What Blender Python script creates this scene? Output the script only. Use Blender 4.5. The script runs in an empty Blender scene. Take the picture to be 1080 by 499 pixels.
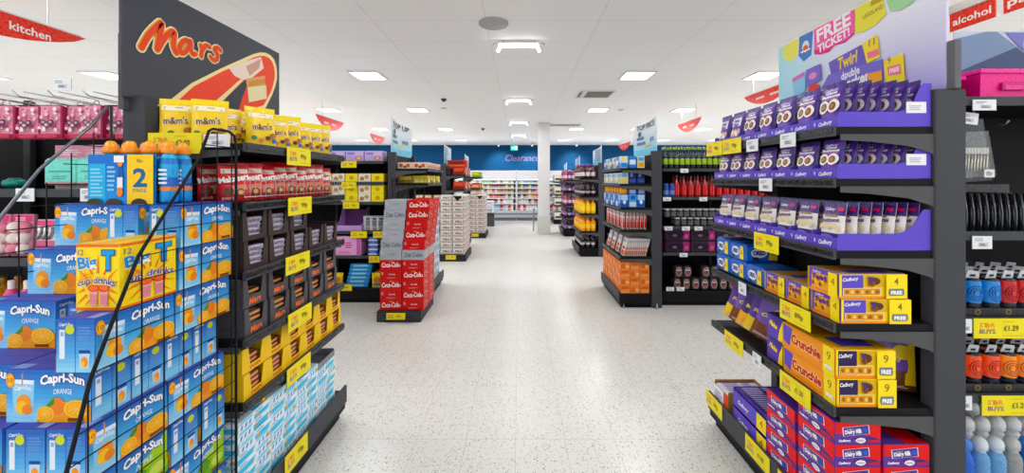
import bpy, math, random
from mathutils import Matrix, Vector
random.seed(7)
SC = bpy.context.scene
COL = SC.collection
PI = math.pi
F, CX, CY, CH = 400.0, 547.0, 190.0, 1.6      # focal length in px, principal point, camera height
HC = 3.29                                      # ceiling height

def W(px, py, Y):
    return ((px - CX) * Y / F, Y, CH - (py - CY) * Y / F)
def lin(v):
    v = v / 255.0
    return v / 12.92 if v <= 0.04045 else ((v + 0.055) / 1.055) ** 2.4
def C(r, g, b):
    q = (lin(r), lin(g), lin(b)); m = .3*q[0]+.55*q[1]+.15*q[2]
    return tuple(max(.003, m+(x-m)*1.16) for x in q)+(1.0,)
def mixc(a, b, t):
    return tuple(a[i] + (b[i] - a[i]) * t for i in range(4))

# ------------------------------------------------------------------ materials
MATS = {}
def mk_mat(name, rough=0.5, metal=0.0, spec=0.5, coat=0.0, bump=0.0, bscale=60.0, emit=0.0, trans=0.0, rvar=0.08):
    m = bpy.data.materials.new(name); m.use_nodes = True
    nt = m.node_tree; b = nt.nodes['Principled BSDF']
    at = nt.nodes.new('ShaderNodeAttribute'); at.attribute_name = 'Col'
    nt.links.new(at.outputs['Color'], b.inputs['Base Color'])
    tc = nt.nodes.new('ShaderNodeTexCoord')
    no = nt.nodes.new('ShaderNodeTexNoise'); no.inputs['Scale'].default_value = bscale
    nt.links.new(tc.outputs['Object'], no.inputs['Vector'])
    mr = nt.nodes.new('ShaderNodeMapRange')
    mr.inputs['To Min'].default_value = max(0.02, rough - rvar); mr.inputs['To Max'].default_value = rough + rvar
    nt.links.new(no.outputs['Fac'], mr.inputs['Value']); nt.links.new(mr.outputs['Result'], b.inputs['Roughness'])
    b.inputs['Metallic'].default_value = metal
    b.inputs['Specular IOR Level'].default_value = spec
    b.inputs['Coat Weight'].default_value = coat
    if trans: b.inputs['Transmission Weight'].default_value = trans
    if bump:
        bp = nt.nodes.new('ShaderNodeBump'); bp.inputs['Strength'].default_value = bump; bp.inputs['Distance'].default_value = 0.01
        nt.links.new(no.outputs['Fac'], bp.inputs['Height']); nt.links.new(bp.outputs['Normal'], b.inputs['Normal'])
    if emit:
        nt.links.new(at.outputs['Color'], b.inputs['Emission Color']); b.inputs['Emission Strength'].default_value = emit
    MATS[name] = m
    return m
mk_mat('card', 0.45, spec=0.28)
mk_mat('foil', 0.30, spec=0.45, bump=0.30, bscale=38)
mk_mat('matte', 0.75, spec=0.3)
mk_mat('powder', 0.5, spec=0.14)
mk_mat('steel', 0.32, metal=0.9)
mk_mat('plastic', 0.28, spec=0.5)
mk_mat('bottle', 0.12, spec=0.6, coat=0.3)
mk_mat('clear', 0.12); MATS['clear'].node_tree.nodes['Principled BSDF'].inputs['Alpha'].default_value = 0.18
mk_mat('glow', 0.5, emit=4.0)
mk_mat('backlit', 0.4, emit=0.35)

# ------------------------------------------------------------------ text
TXT = {}
def text2d(s, shear=0.0, bold=0.0):
    k = (s, shear, bold)
    if k in TXT: return TXT[k]
    cu = bpy.data.curves.new('t', 'FONT'); cu.body = s; cu.size = 1.0
    cu.shear = shear; cu.offset = bold; cu.resolution_u = 2; cu.fill_mode = 'FRONT'
    o = bpy.data.objects.new('t', cu); COL.objects.link(o)
    dg = bpy.context.evaluated_depsgraph_get(); dg.update()
    e = o.evaluated_get(dg); me = e.to_mesh()
    vs = [(v.co.x, v.co.y) for v in me.vertices]; fs = [tuple(p.vertices) for p in me.polygons]
    e.to_mesh_clear(); bpy.data.objects.remove(o); bpy.data.curves.remove(cu)
    x0 = min(v[0] for v in vs); x1 = max(v[0] for v in vs)
    TXT[k] = ([(x - x0, y) for x, y in vs], fs, x1 - x0)
    return TXT[k]

# ------------------------------------------------------------------ mesh builder
class MB:
    def __init__(s):
        s.v = []; s.f = []; s.c = []; s.m = []; s.sm = []; s.mats = []; s.M = Matrix.Identity(4)
    def mi(s, mat):
        if mat not in s.mats: s.mats.append(mat)
        return s.mats.index(mat)
    def add(s, vs, fs, col, mat='card', smooth=False):
        n = len(s.v); M = s.M; ident = (M == Matrix.Identity(4)); k = s.mi(mat)
        for p in vs:
            s.v.append(tuple(p) if ident else tuple(M @ Vector(p)))
        many = isinstance(col, list)
        for i, f in enumerate(fs):
            s.f.append(tuple(n + a for a in f)); s.c.append(col[i] if many else col); s.m.append(k); s.sm.append(smooth)
    def box(s, x0, x1, y0, y1, z0, z1, col, mat='card', b=0.0):
        if b <= 0:
            vs = [(x, y, z) for x in (x0, x1) for y in (y0, y1) for z in (z0, z1)]
            s.add(vs, [(0,1,3,2), (4,6,7,5), (0,4,5,1), (2,3,7,6), (0,2,6,4), (1,5,7,3)], col, mat); return
        lo = (x0, y0, z0); hi = (x1, y1, z1); vs = []; idx = {}
        for sx in (0, 1):
            for sy in (0, 1):
                for sz in (0, 1):
                    sg = (sx, sy, sz)
                    for a in range(3):
                        p = []
                        for ax in range(3):
                            q = hi[ax] if sg[ax] else lo[ax]
                            if ax != a: q += -b if sg[ax] else b
                            p.append(q)
                        idx[(sx, sy, sz, a)] = len(vs); vs.append(tuple(p))
        fs = []
        for a in range(3):
            o = [x for x in range(3) if x != a]
            for sd in (0, 1):
                ring = []
                for p, q in ((0,0), (1,0), (1,1), (0,1)):
                    sg = [0,0,0]; sg[a] = sd; sg[o[0]] = p; sg[o[1]] = q
                    ring.append(idx[(sg[0], sg[1], sg[2], a)])
                fs.append(tuple(ring))
        for a in range(3):                    # edges parallel to axis a
            o = [x for x in range(3) if x != a]
            for p in (0,1):
                for q in (0,1):
                    g0 = [0,0,0]; g0[o[0]] = p; g0[o[1]] = q; g1 = list(g0); g1[a] = 1
                    fs.append((idx[tuple(g0)+(o[0],)], idx[tuple(g1)+(o[0],)], idx[tuple(g1)+(o[1],)], idx[tuple(g0)+(o[1],)]))
        for sx in (0,1):
            for sy in (0,1):
                for sz in (0,1):
                    fs.append(tuple(idx[(sx,sy,sz,a)] for a in range(3)))
        s.add(vs, fs, col, mat)
    def prism(s, poly, mapf, t0, t1, col, mat='card'):
        n = len(poly)
        vs = [mapf(x, y, t0) for x, y in poly] + [mapf(x, y, t1) for x, y in poly]
        fs = [tuple(range(n)), tuple(range(2*n-1, n-1, -1))] + [(i, n+i, n+(i+1) % n, (i+1) % n) for i in range(n)]
        s.add(vs, fs, col, mat)
    def lathe(s, prof, n=14, col=(1,1,1,1), mat='plastic', at=(0,0,0), smooth=True):
        # prof: list of (r, z[, colour of the band above])
        vs = []; fs = []; cs = []
        for p in prof:
            for k in range(n):
                a = 2*PI*k/n; vs.append((at[0]+p[0]*math.cos(a), at[1]+p[0]*math.sin(a), at[2]+p[1]))
        for i in range(len(prof)-1):
            c = prof[i][2] if len(prof[i]) > 2 else col
            for k in range(n):
                fs.append((i*n+k, i*n+(k+1) % n, (i+1)*n+(k+1) % n, (i+1)*n+k)); cs.append(c)
        fs.append(tuple(range(n-1, -1, -1))); cs.append(prof[0][2] if len(prof[0]) > 2 else col)
        L = (len(prof)-1)*n
        fs.append(tuple(range(L, L+n))); cs.append(prof[-2][2] if len(prof[-2]) > 2 else col)
        s.add(vs, fs, cs, mat, smooth)
    def tube(s, pts, r, col, mat='powder', n=6):
        pts = [Vector(p) for p in pts]; vs = []; fs = []
        up = Vector((0.13, 0.31, 0.94))
        for i, p in enumerate(pts):
            d = (pts[min(i+1, len(pts)-1)] - pts[max(i-1, 0)]).normalized()
            a = d.cross(up)
            if a.length < 1e-4: a = d.cross(Vector((1,0,0)))
            a.normalize(); b = d.cross(a)
            for k in range(n):
                t = 2*PI*k/n; vs.append(p + a*r*math.cos(t) + b*r*math.sin(t))
        for i in range(len(pts)-1):
            for k in range(n):
                fs.append((i*n+k, i*n+(k+1) % n, (i+1)*n+(k+1) % n, (i+1)*n+k))
        fs.append(tuple(range(n-1, -1, -1))); L = (len(pts)-1)*n; fs.append(tuple(range(L, L+n)))
        s.add(vs, fs, col, mat, True)
    def dome(s, r, at, col, mat='plastic', sz=1.0, n=12, m=6, z0=-PI/2):
        prof = []
        for i in range(m+1):
            a = z0 + (PI/2 - z0)*i/m
            prof.append((max(1e-4, r*math.cos(a)), r*sz*math.sin(a)))
        s.lathe(prof, n, col, mat, at)
    def mesh(s, name='mesh', off=(0,0,0)):
        me = bpy.data.meshes.new(name)
        vs = s.v if off == (0,0,0) else [(a-off[0], b-off[1], c-off[2]) for a, b, c in s.v]
        me.from_pydata(vs, [], s.f)
        for m in s.mats: me.materials.append(MATS[m])
        me.polygons.foreach_set('material_index', s.m)
        me.polygons.foreach_set('use_smooth', s.sm)
        at = me.attributes.new('Col', 'FLOAT_COLOR', 'CORNER')
        buf = []
        for f, c in zip(s.f, s.c): buf.extend(list(c)*len(f))
        at.data.foreach_set('color', buf)
        me.update()
        return me

class Face:
    """2-D artwork printed on a surface; mapf(x, y, lift) -> point"""
    def __init__(s, mb, mapf, step=0.0004, mat='card'):
        s.mb = mb; s.f = mapf; s.step = step; s.n = 0; s.mat = mat
    def lv(s):
        s.n += 1; return s.n*s.step
    def poly(s, pts, col, lift=None):
        l = s.lv() if lift is None else lift
        s.mb.add([s.f(x, y, l) for x, y in pts], [tuple(range(len(pts)))], col, s.mat)
    def rect(s, x0, y0, x1, y1, col, nx=1, ny=1, lift=None):
        l = s.lv() if lift is None else lift
        vs = [s.f(x0+(x1-x0)*i/nx, y0+(y1-y0)*j/ny, l) for j in range(ny+1) for i in range(nx+1)]
        fs = [(j*(nx+1)+i, j*(nx+1)+i+1, (j+1)*(nx+1)+i+1, (j+1)*(nx+1)+i) for j in range(ny) for i in range(nx)]
        s.mb.add(vs, fs, col, s.mat)
    def grad(s, x0, y0, x1, y1, c0, c1, n=6):
        l = s.lv()
        for i in range(n):
            s.rect(x0, y0+(y1-y0)*i/n, x1, y0+(y1-y0)*(i+1)/n, mixc(c0, c1, (i+.5)/n), lift=l)
    def ell(s, cx, cy, rx, ry, col, n=18, a0=0, a1=2*PI, rot=0.0):
        l = s.lv(); full = abs(a1-a0-2*PI) < 1e-6
        pts = []
        for i in range(n if full else n+1):
            a = a0+(a1-a0)*i/n; x = rx*math.cos(a); y = ry*math.sin(a)
            pts.append((cx+x*math.cos(rot)-y*math.sin(rot), cy+x*math.sin(rot)+y*math.cos(rot)))
        vs = [s.f(cx, cy, l)] + [s.f(x, y, l) for x, y in pts]
        k = len(pts)
        s.mb.add(vs, [(0, i+1, (i+1) % k+1) for i in range(k if full else k-1)], col, s.mat)
    def text(s, t, x, y, h, col, w=None, al='C', shear=0.0, bold=0.0, rot=0.0, arch=0.0, grow=0.0):
        vs, fs, tw = text2d(t, shear, bold); sy = h/0.72; sx = sy if w is None else w/tw
        ox = {'C': -tw*sx/2, 'L': 0, 'R': -tw*sx}[al]; l = s.lv(); out = []; wd = tw*sx
        for a, b in vs:
            p = a*sx+ox; q = b*sy
            if grow: q *= 1 + grow*(p/wd)
            if arch: q += arch*(1-(2*p/wd)**2) if al == 'C' else 0
            out.append(s.f(x+p*math.cos(rot)-q*math.sin(rot), y+p*math.sin(rot)+q*math.cos(rot), l))
        s.mb.add(out, fs, col, s.mat)
    def stroke(s, pts, wd, col):
        l = s.lv(); r = wd/2; n = len(pts); vs = []; ang = []
        for i in range(n):
            a = pts[max(0, i-1)]; b = pts[min(n-1, i+1)]; t = math.atan2(b[1]-a[1], b[0]-a[0]); ang.append(t)
            vs += [(pts[i][0]-r*math.sin(t), pts[i][1]+r*math.cos(t)), (pts[i][0]+r*math.sin(t), pts[i][1]-r*math.cos(t))]
        s.mb.add([s.f(x, y, l) for x, y in vs], [(2*i, 2*i+1, 2*i+3, 2*i+2) for i in range(n-1)], col, s.mat)
        for i, sg in ((0, PI/2), (n-1, -PI/2)):
            s.poly([(pts[i][0]+r*math.cos(ang[i]+sg+PI*k/8), pts[i][1]+r*math.sin(ang[i]+sg+PI*k/8)) for k in range(9)], col, l)
    def curve(s, pts, wd, col, n=5):
        out = []
        for i in range(len(pts)-1):
            p0 = pts[max(0, i-1)]; p1 = pts[i]; p2 = pts[i+1]; p3 = pts[min(len(pts)-1, i+2)]
            for k in range(n):
                t = k/n
                out.append(tuple(.5*(2*p1[j]+(p2[j]-p0[j])*t+(2*p0[j]-5*p1[j]+4*p2[j]-p3[j])*t*t+(3*p1[j]-p0[j]-3*p2[j]+p3[j])*t**3) for j in (0, 1)))
        out.append(pts[-1]); s.stroke(out, wd, col)
    def lines(s, x0, y0, x1, y1, n, col, fill=0.45):
        l = s.lv(); dy = (y1-y0)/n; rr = random.Random(n*17+int(x0*1e4))
        for i in range(n):
            s.rect(x0, y0+dy*i, x0+(x1-x0)*(0.65+0.35*rr.random()), y0+dy*(i+fill), col, lift=l)

def front(w, d, h): return lambda x, y, l: (x-w/2, -d/2-l, y)
def rightf(w, d, h): return lambda x, y, l: (w/2+l, x-d/2, y)
def leftf(w, d, h): return lambda x, y, l: (-w/2-l, d/2-x, y)
def backf(w, d, h): return lambda x, y, l: (w/2-x, d/2+l, y)
def topf(w, d, h): return lambda x, y, l: (x-w/2, y-d/2, h+l)

# ------------------------------------------------------------------ objects
LABELS = {}
def tag(o, label, cat, group=None):
    n = len(label.replace(',', ' ').split())
    if not 4 <= n <= 16: print('LABEL LENGTH', n, label)
    if label in LABELS and not (group and LABELS[label] == group): print('LABEL TWICE', label)
    LABELS[label] = group
    o['label'] = label; o['category'] = cat
    if group: o['group'] = group
def put(name, me, label, cat, loc, rz=0.0, group=None, lean=0.0, roll=0.0):
    if lean: loc = (loc[0], loc[1], loc[2]+.036*math.sin(abs(lean)))
    o = bpy.data.objects.new(name, me); COL.objects.link(o)
    o.location = loc; o.rotation_euler = (lean, roll, rz)
    tag(o, label, cat, group)
    return o
def thing(name, label, cat, loc=(0,0,0), rz=0.0, group=None):
    o = bpy.data.objects.new(name, None); COL.objects.link(o); o.empty_display_size = 0.1
    o.location = loc; o.rotation_euler = (0, 0, rz); tag(o, label, cat, group)
    return o
def part(name, mb, parent, label=None, local=False):
    """mb is in world coordinates unless local; parent is an unrotated thing (or part of one)"""
    off = (0,0,0)
    if not local:
        p = parent; off = Vector((0,0,0))
        while p is not None: off += p.location; p = p.parent
        off = tuple(off)
    o = bpy.data.objects.new(name, mb.mesh(name, off) if isinstance(mb, MB) else mb); COL.objects.link(o); o.parent = parent
    if label: o['label'] = label
    return o
def struct(name, mb, mat=None):
    me = mb.mesh(name)
    if mat:
        me.materials.clear(); me.materials.append(mat)
    o = bpy.data.objects.new(name, me); COL.objects.link(o); o['kind'] = 'structure'
    return o
def copy_tree(o, loc, rz, label, group=None):
    c = o.copy(); COL.objects.link(c); c.location = loc; c.rotation_euler = (0,0,rz)
    tag(c, label, o['category'], group)
    if not group and 'group' in c: del c['group']
    for ch in list(o.children):
        d = ch.copy(); COL.objects.link(d); d.parent = c
        for g in list(ch.children):
            e = g.copy(); COL.objects.link(e); e.parent = d
    return c
NUM = 'first second third fourth fifth sixth seventh eighth ninth tenth eleventh twelfth thirteenth fourteenth fifteenth sixteenth seventeenth eighteenth nineteenth twentieth'.split()
def numw(i):
    if i < 20: return NUM[i]
    t = ['', '', 'twenty', 'thirty', 'forty', 'fifty', 'sixty'][(i+1)//10]
    return t+'-'+NUM[(i+1) % 10-1] if (i+1) % 10 else {'twenty':'twentieth','thirty':'thirtieth','forty':'fortieth','fifty':'fiftieth','sixty':'sixtieth'}[t]
def nthn(i, n):      # counted from the camera end of the aisle
    return 'nearest' if i == 0 else ('farthest' if i == n-1 else numw(i)+' from near end')
def nthl(i, n):
    return 'leftmost' if i == 0 else ('rightmost' if i == n-1 else numw(i)+' from left')
def nthu(i, n):      # counted upwards from the bottom
    return 'bottom' if i == 0 else ('top' if i == n-1 else numw(i)+' from bottom')
# ================================================================== room
def node_mat(name):
    m = bpy.data.materials.new(name); m.use_nodes = True
    return m, m.node_tree, m.node_tree.nodes['Principled BSDF']
def grid_mask(nt, sx, sy, wdt, ox=0.0, oy=0.0):
    """1 on the joints of a tile grid, 0 inside the tiles"""
    tc = nt.nodes.new('ShaderNodeTexCoord'); sp = nt.nodes.new('ShaderNodeSeparateXYZ')
    nt.links.new(tc.outputs['Object'], sp.inputs[0]); outs = []
    for ax, s, o in ((0, sx, ox), (1, sy, oy)):
        a = nt.nodes.new('ShaderNodeMath'); a.operation = 'ADD'; a.inputs[1].default_value = o + 1000*s
        nt.links.new(sp.outputs[ax], a.inputs[0])
        b = nt.nodes.new('ShaderNodeMath'); b.operation = 'MODULO'; b.inputs[1].default_value = s
        nt.links.new(a.outputs[0], b.inputs[0])
        c = nt.nodes.new('ShaderNodeMath'); c.operation = 'LESS_THAN'; c.inputs[1].default_value = wdt
        nt.links.new(b.outputs[0], c.inputs[0]); outs.append(c)
    m = nt.nodes.new('ShaderNodeMath'); m.operation = 'MAXIMUM'
    nt.links.new(outs[0].outputs[0], m.inputs[0]); nt.links.new(outs[1].outputs[0], m.inputs[1])
    return m, tc
def mixnode(nt, fac, a, b):
    n = nt.nodes.new('ShaderNodeMix'); n.data_type = 'RGBA'
    if isinstance(fac, float): n.inputs[0].default_value = fac
    else: nt.links.new(fac, n.inputs[0])
    for s, v in ((6, a), (7, b)):
        if isinstance(v, tuple): n.inputs[s].default_value = v
        else: nt.links.new(v, n.inputs[s])
    return n.outputs[2]

# floor: pale speckled vinyl tiles
fm, nt, bs = node_mat('floor_tiles')
gm, tc = grid_mask(nt, 0.305, 0.61, 0.003, 0.02, 0.1)
def speck(scale, lo, hi, seed):
    v = nt.nodes.new('ShaderNodeTexVoronoi'); v.inputs['Scale'].default_value = scale
    mp = nt.nodes.new('ShaderNodeMapping'); mp.inputs['Location'].default_value = (seed, seed*2, 0)
    nt.links.new(tc.outputs['Object'], mp.inputs[0]); nt.links.new(mp.outputs[0], v.inputs['Vector'])
    r = nt.nodes.new('ShaderNodeMath'); r.operation = 'LESS_THAN'; r.inputs[1].default_value = lo
    nt.links.new(v.outputs['Distance'], r.inputs[0])
    s2 = nt.nodes.new('ShaderNodeSeparateColor'); nt.links.new(v.outputs['Color'], s2.inputs[0])
    r2 = nt.nodes.new('ShaderNodeMath'); r2.operation = 'LESS_THAN'; r2.inputs[1].default_value = hi
    nt.links.new(s2.outputs[0], r2.inputs[0])
    mm = nt.nodes.new('ShaderNodeMath'); mm.operation = 'MULTIPLY'
    nt.links.new(r.outputs[0], mm.inputs[0]); nt.links.new(r2.outputs[0], mm.inputs[1])
    return mm.outputs[0]
nz = nt.nodes.new('ShaderNodeTexNoise'); nz.inputs['Scale'].default_value = 1.3; nz.inputs['Detail'].default_value = 4
nt.links.new(tc.outputs['Object'], nz.inputs['Vector'])
base = mixnode(nt, nz.outputs['Fac'], C(217,216,212), C(230,230,227))
base = mixnode(nt, speck(85, .34, .30, 3.1), base, C(188,180,160))
base = mixnode(nt, speck(62, .30, .16, 9.7), base, C(158,146,122))
base = mixnode(nt, speck(110, .30, .16, 5.2), base, C(120,116,108))
base = mixnode(nt, gm.outputs[0], base, C(196,188,168))
nt.links.new(base, bs.inputs['Base Color']); bs.inputs['Roughness'].default_value = 0.28
bs.inputs['Specular IOR Level'].default_value = 0.5
b = MB(); b.box(-24, 24, -5, 18.6, -0.1, 0, C(225,222,212)); struct('floor', b, fm)

# ceiling: large suspended tiles
cm, nt, bs = node_mat('ceiling_tiles')
gm, tc = grid_mask(nt, 1.2, 0.6, 0.008, 0.35, 0.2)
nz = nt.nodes.new('ShaderNodeTexNoise'); nz.inputs['Scale'].default_value = 0.8
nt.links.new(tc.outputs['Object'], nz.inputs['Vector'])
base = mixnode(nt, nz.outputs['Fac'], C(242,241,241), C(247,246,246))
base = mixnode(nt, gm.outputs[0], base, C(222,220,218))
nt.links.new(base, bs.inputs['Base Color']); bs.inputs['Roughness'].default_value = 0.6
b = MB(); b.box(-24, 24, -5, 18.6, HC, HC+.1, C(230,228,226)); struct('ceiling', b, cm)

# back wall: white below, blue above
WY = 18.4
wm, nt, bs = node_mat('white_wall_paint')
nz = nt.nodes.new('ShaderNodeTexNoise'); nz.inputs['Scale'].default_value = 2
nt.links.new(mixnode(nt, nz.outputs['Fac'], C(232,232,236), C(240,240,242)), bs.inputs['Base Color'])
b = MB(); b.box(-24, 24, WY, WY+.2, 0, HC, C(235,235,238)); struct('wall_back', b, wm)
bm_, nt, bs = node_mat('blue_wall_panel')
nz = nt.nodes.new('ShaderNodeTexNoise'); nz.inputs['Scale'].default_value = 1.2
nt.links.new(mixnode(nt, nz.outputs['Fac'], C(3,66,104), C(5,76,116)), bs.inputs['Base Color'])
bs.inputs['Roughness'].default_value = 0.6; bs.inputs['Specular IOR Level'].default_value = 0.1
b = MB(); b.box(-24, 24, WY-.06, WY, 2.03, HC, C(10,85,145)); o = struct('trim_1', b, bm_)
b = MB(); b.box(-24, 24, WY-.09, WY, 1.985, 2.03, C(214,110,84)); struct('trim_2', b)

# square white column with a low skirting
b = MB()
b.box(.585, .925, 11.2, 11.54, 0, HC, C(226,226,226), 'matte', .012)
b.box(.57, .94, 11.185, 11.555, 0, .55, C(214,214,212), 'powder', .006)
o = struct('column', b)

# ------------------------------------------------------------------ recessed ceiling lights, a full grid of the same fitting
LX = [-10.8, -8.7, -6.6, -4.55, -2.42, 1.9, 3.95, 6.1, 8.3, 10.4]; LY = [-3.2, -.1, 3.0, 6.1, 9.1, 12.5, 16.0]
def lamp_panel():
    fr = MB(); s = .24
    for x0, x1, y0, y1 in ((-s, s, -s, -s+.025), (-s, s, s-.025, s), (-s, -s+.025, -s+.025, s-.025), (s-.025, s, -s+.025, s-.025)):
        fr.box(x0, x1, y0, y1, HC-.02, HC-.0005, C(236,236,236), 'powder')
    df = MB(); df.box(-s+.026, s-.026, -s+.026, s-.026, HC-.012, HC-.0008, (1,1,1,1), 'glow')
    return fr.mesh('frame'), df.mesh('diffuser')
FRM, DIF = lamp_panel()
LAMP_W = 17.0
LI = []
for e in (14, 24, 32):
    li = bpy.data.lights.new('lamp', 'AREA'); li.shape = 'SQUARE'; li.size = .42; li.energy = e; li.color = (.98, .99, 1.0); LI.append(li)
for j, y in enumerate(LY):
    for i, x in enumerate(LX):
        t = thing('ceiling_light', 'square recessed white ceiling light, %s, %s row' % (nthl(i, len(LX)), nthn(j, len(LY)).replace('near end', 'camera')),
                  'ceiling light', (x, y, 0), 0, 'recessed ceiling lights')
        part('frame', FRM, t); part('diffuser', DIF, t)
        o = bpy.data.objects.new('lamp', LI[0 if y < 4 else 1 if y < 10 else 2]); COL.objects.link(o); o.location = (0, 0, HC-.022); o.parent = t
# suspended linear fittings above the main aisle: a lit bar with two lit arms turned down
lb = bpy.data.lights.new('bar_lamp', 'AREA'); lb.shape = 'RECTANGLE'; lb.size = .44; lb.size_y = .05; lb.energy = 9
g = MB(); g.box(-.24, .24, -.03, .03, HC-.075, HC-.045, (1,1,1,1), 'glow', .006)
BAR = g.mesh('lit_bar')
ARM = []
for sx in (-1, 1):
    g = MB(); g.tube([(sx*.225, 0, HC-.07), (sx*.25, -.03, HC-.14)], .018, (1,1,1,1), 'glow', 8); ARM.append(g.mesh('lit_arm'))
g = MB(); g.box(-.24, .24, -.028, .028, HC-.044, HC-.032, C(214,216,218), 'powder', .003)
for sx in (-1, 1):
    g.tube([(sx*.19, 0, HC-.034), (sx*.19, 0, HC)], .006, C(200,202,204), 'steel')
    g.tube([(sx*.235, .0, HC-.04), (sx*.29, .0, HC-.03), (sx*.31, -.02, HC-.05)], .007, C(150,152,154), 'steel')
HSG = g.mesh('housing')
for i, y in enumerate([1.4, 4.6, 7.8, 10.75, 13.9]):
    t = thing('pendant_light', 'bright white linear light with turned down ends above the aisle, %s' % nthn(i, 5).replace('near end', 'camera'), 'ceiling light', (0, y, 0), 0, 'lights along the main aisle')
    part('housing', HSG, t); part('lit_bar', BAR, t); part('lit_arm', ARM[0], t); part('lit_arm', ARM[1], t)
    o = bpy.data.objects.new('lamp', lb); COL.objects.link(o); o.location = (0, 0, HC-.08); o.parent = t

# vents and small ceiling fittings
def vent(name, label, x, y, w, d, n, col, group=None):
    t = thing(name, label, 'vent', (x, y, HC), 0, group)
    f = MB(); e = .03
    for a in ((x-w/2, x+w/2, y-d/2, y-d/2+e), (x-w/2, x+w/2, y+d/2-e, y+d/2), (x-w/2, x-w/2+e, y-d/2+e, y+d/2-e), (x+w/2-e, x+w/2, y-d/2+e, y+d/2-e)):
        f.box(*a, HC-.015, HC-.0005, C(232,230,228), 'powder')
    part('frame', f, t)
    p = MB(); p.box(x-w/2+e, x+w/2-e, y-d/2+e, y+d/2-e, HC-.004, HC-.0008, C(96,92,88), 'matte'); part('backing', p, t)
    for k in range(n):
        s = MB(); yy = y-d/2+e+(d-2*e)*(k+.5)/n
        s.box(x-w/2+e, x+w/2-e, yy-.012, yy+.006, HC-.014, HC-.006, col, 'powder'); part('slat', s, t)
vent('air_vent', 'grey slatted air vent in the ceiling right of the aisle', 1.56, 7.45, .55, .62, 6, C(190,184,178))
vent('air_vent', 'narrow slatted air vent beside the wide grey vent', 1.20, 7.45, .12, .62, 4, C(214,210,206))
vent('air_vent', 'distant slatted air vent beyond the aisle lights near column', 1.35, 11.6, 1.1, .4, 4, C(200,198,196))
b = MB(); b.lathe([(.15, -.02), (.16, -.012), (.16, -.0005)], 20, C(178,176,174), 'powder'); me = b.mesh('disc')
put('ceiling_speaker', me, 'grey round ceiling speaker in front of the aisle light', 'speaker', (-.27, 4.08, HC))
b = MB(); b.dome(.05, (0,0,-.012), C(30,30,34), 'bottle', 1, 14, 5); b.lathe([(.06, -.014), (.062, -.0005)], 14, C(60,60,62), 'powder'); me = b.mesh('camera')
put('security_camera', me, 'small black dome camera on ceiling left of aisle', 'camera', (-1.56, 7.9, HC))
put('security_camera', me, 'small black dome camera on ceiling near the back wall', 'camera', (-.02-1.15, 12.4, HC))
b = MB(); b.lathe([(.07, -.012), (.075, -.0005)], 16, C(200,198,196), 'powder'); me = b.mesh('disc')
put('smoke_detector', me, 'flat pale disc detector on ceiling left of aisle', 'detector', (-1.75, 8.9, HC))
put('smoke_detector', me, 'flat pale disc detector on ceiling right of aisle', 'detector', (2.45, 9.1, HC))

# ------------------------------------------------------------------ hanging red department signs (boat shaped boards along the aisles)
RED = C(234,70,36)
def boat(x, y0, y1, side, label, words, zt=3.0, h=.20, cords=True):
    """board in the plane x = const, from y0 to y1; side = +1 if read from +x"""
    t = thing('hanging_sign', label, 'sign', (x, (y0+y1)/2, zt-h), 0)
    L = y1-y0; n = 14; lo = []
    for i in range(n+1):
        u = i/n; lo.append((y0+L*u, zt-h*math.sin(PI*min(1, max(0, u)))**.75-.002))
    poly = lo + [(y1, zt), (y0, zt)]
    m = MB(); m.prism(poly[1:n]+[(y1, zt), (y0, zt)], lambda a, z, d: (x+d, a, z), -.008, .008, RED, 'plastic'); part('board', m, t)
    for word, a, s in words:
        m = MB()
        f = Face(m, (lambda a, z, l: (x+.0085+l, y0+a, z)) if side > 0 else (lambda a, z, l: (x-.0085-l, y1-a, z)), .0006)
        if word: f.text(word, a, zt-h*.62, s, C(250,246,240), bold=.02)
        else: f.rect(a-.1, zt-h*.55, a+.1, zt-h*.38, C(246,214,206))
        part('lettering', m, t)
    m = MB(); m.box(x-.012, x+.012, y0+.05, y1-.05, zt, zt+.012, C(225,225,225), 'powder'); part('hanger_rail', m, t)
    for u in (.2, .8):
        m = MB(); m.tube([(x, y0+L*u, zt+.01), (x, y0+L*u, HC)], .006, C(235,235,235), 'plastic'); part('hanger', m, t)
boat(-4.2, 2.20, 3.68, 1, 'red boat shaped sign reading kitchen hung from the ceiling', [('kitchen', 1.06, .07)], 2.97, .20)
boat(-4.2, 7.85, 9.1, 1, 'red hanging sign beyond the yellow pouches, nearer of two', [('', .42, .06), ('', .75, .06)], 2.97, .26)
boat(-4.35, 11.1, 12.3, 1, 'smaller red hanging sign further back on the left', [('', .4, .06), ('', .72, .06)], 2.97, .26)
boat(3.75, 5.15, 6.3, -1, 'red hanging sign with two words beside the purple header', [('', .42, .06), ('', .75, .06)], 2.97, .2)
boat(3.9, 8.1, 9.3, -1, 'red hanging sign above the wine gondola', [('', .42, .06), ('', .78, .06)], 2.95, .24)
boat(3.9, 13.2, 14.8, -1, 'tiny distant red hanging sign left of prices header', [('', .5, .06), ('', .95, .06)], 2.95, .24)
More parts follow.
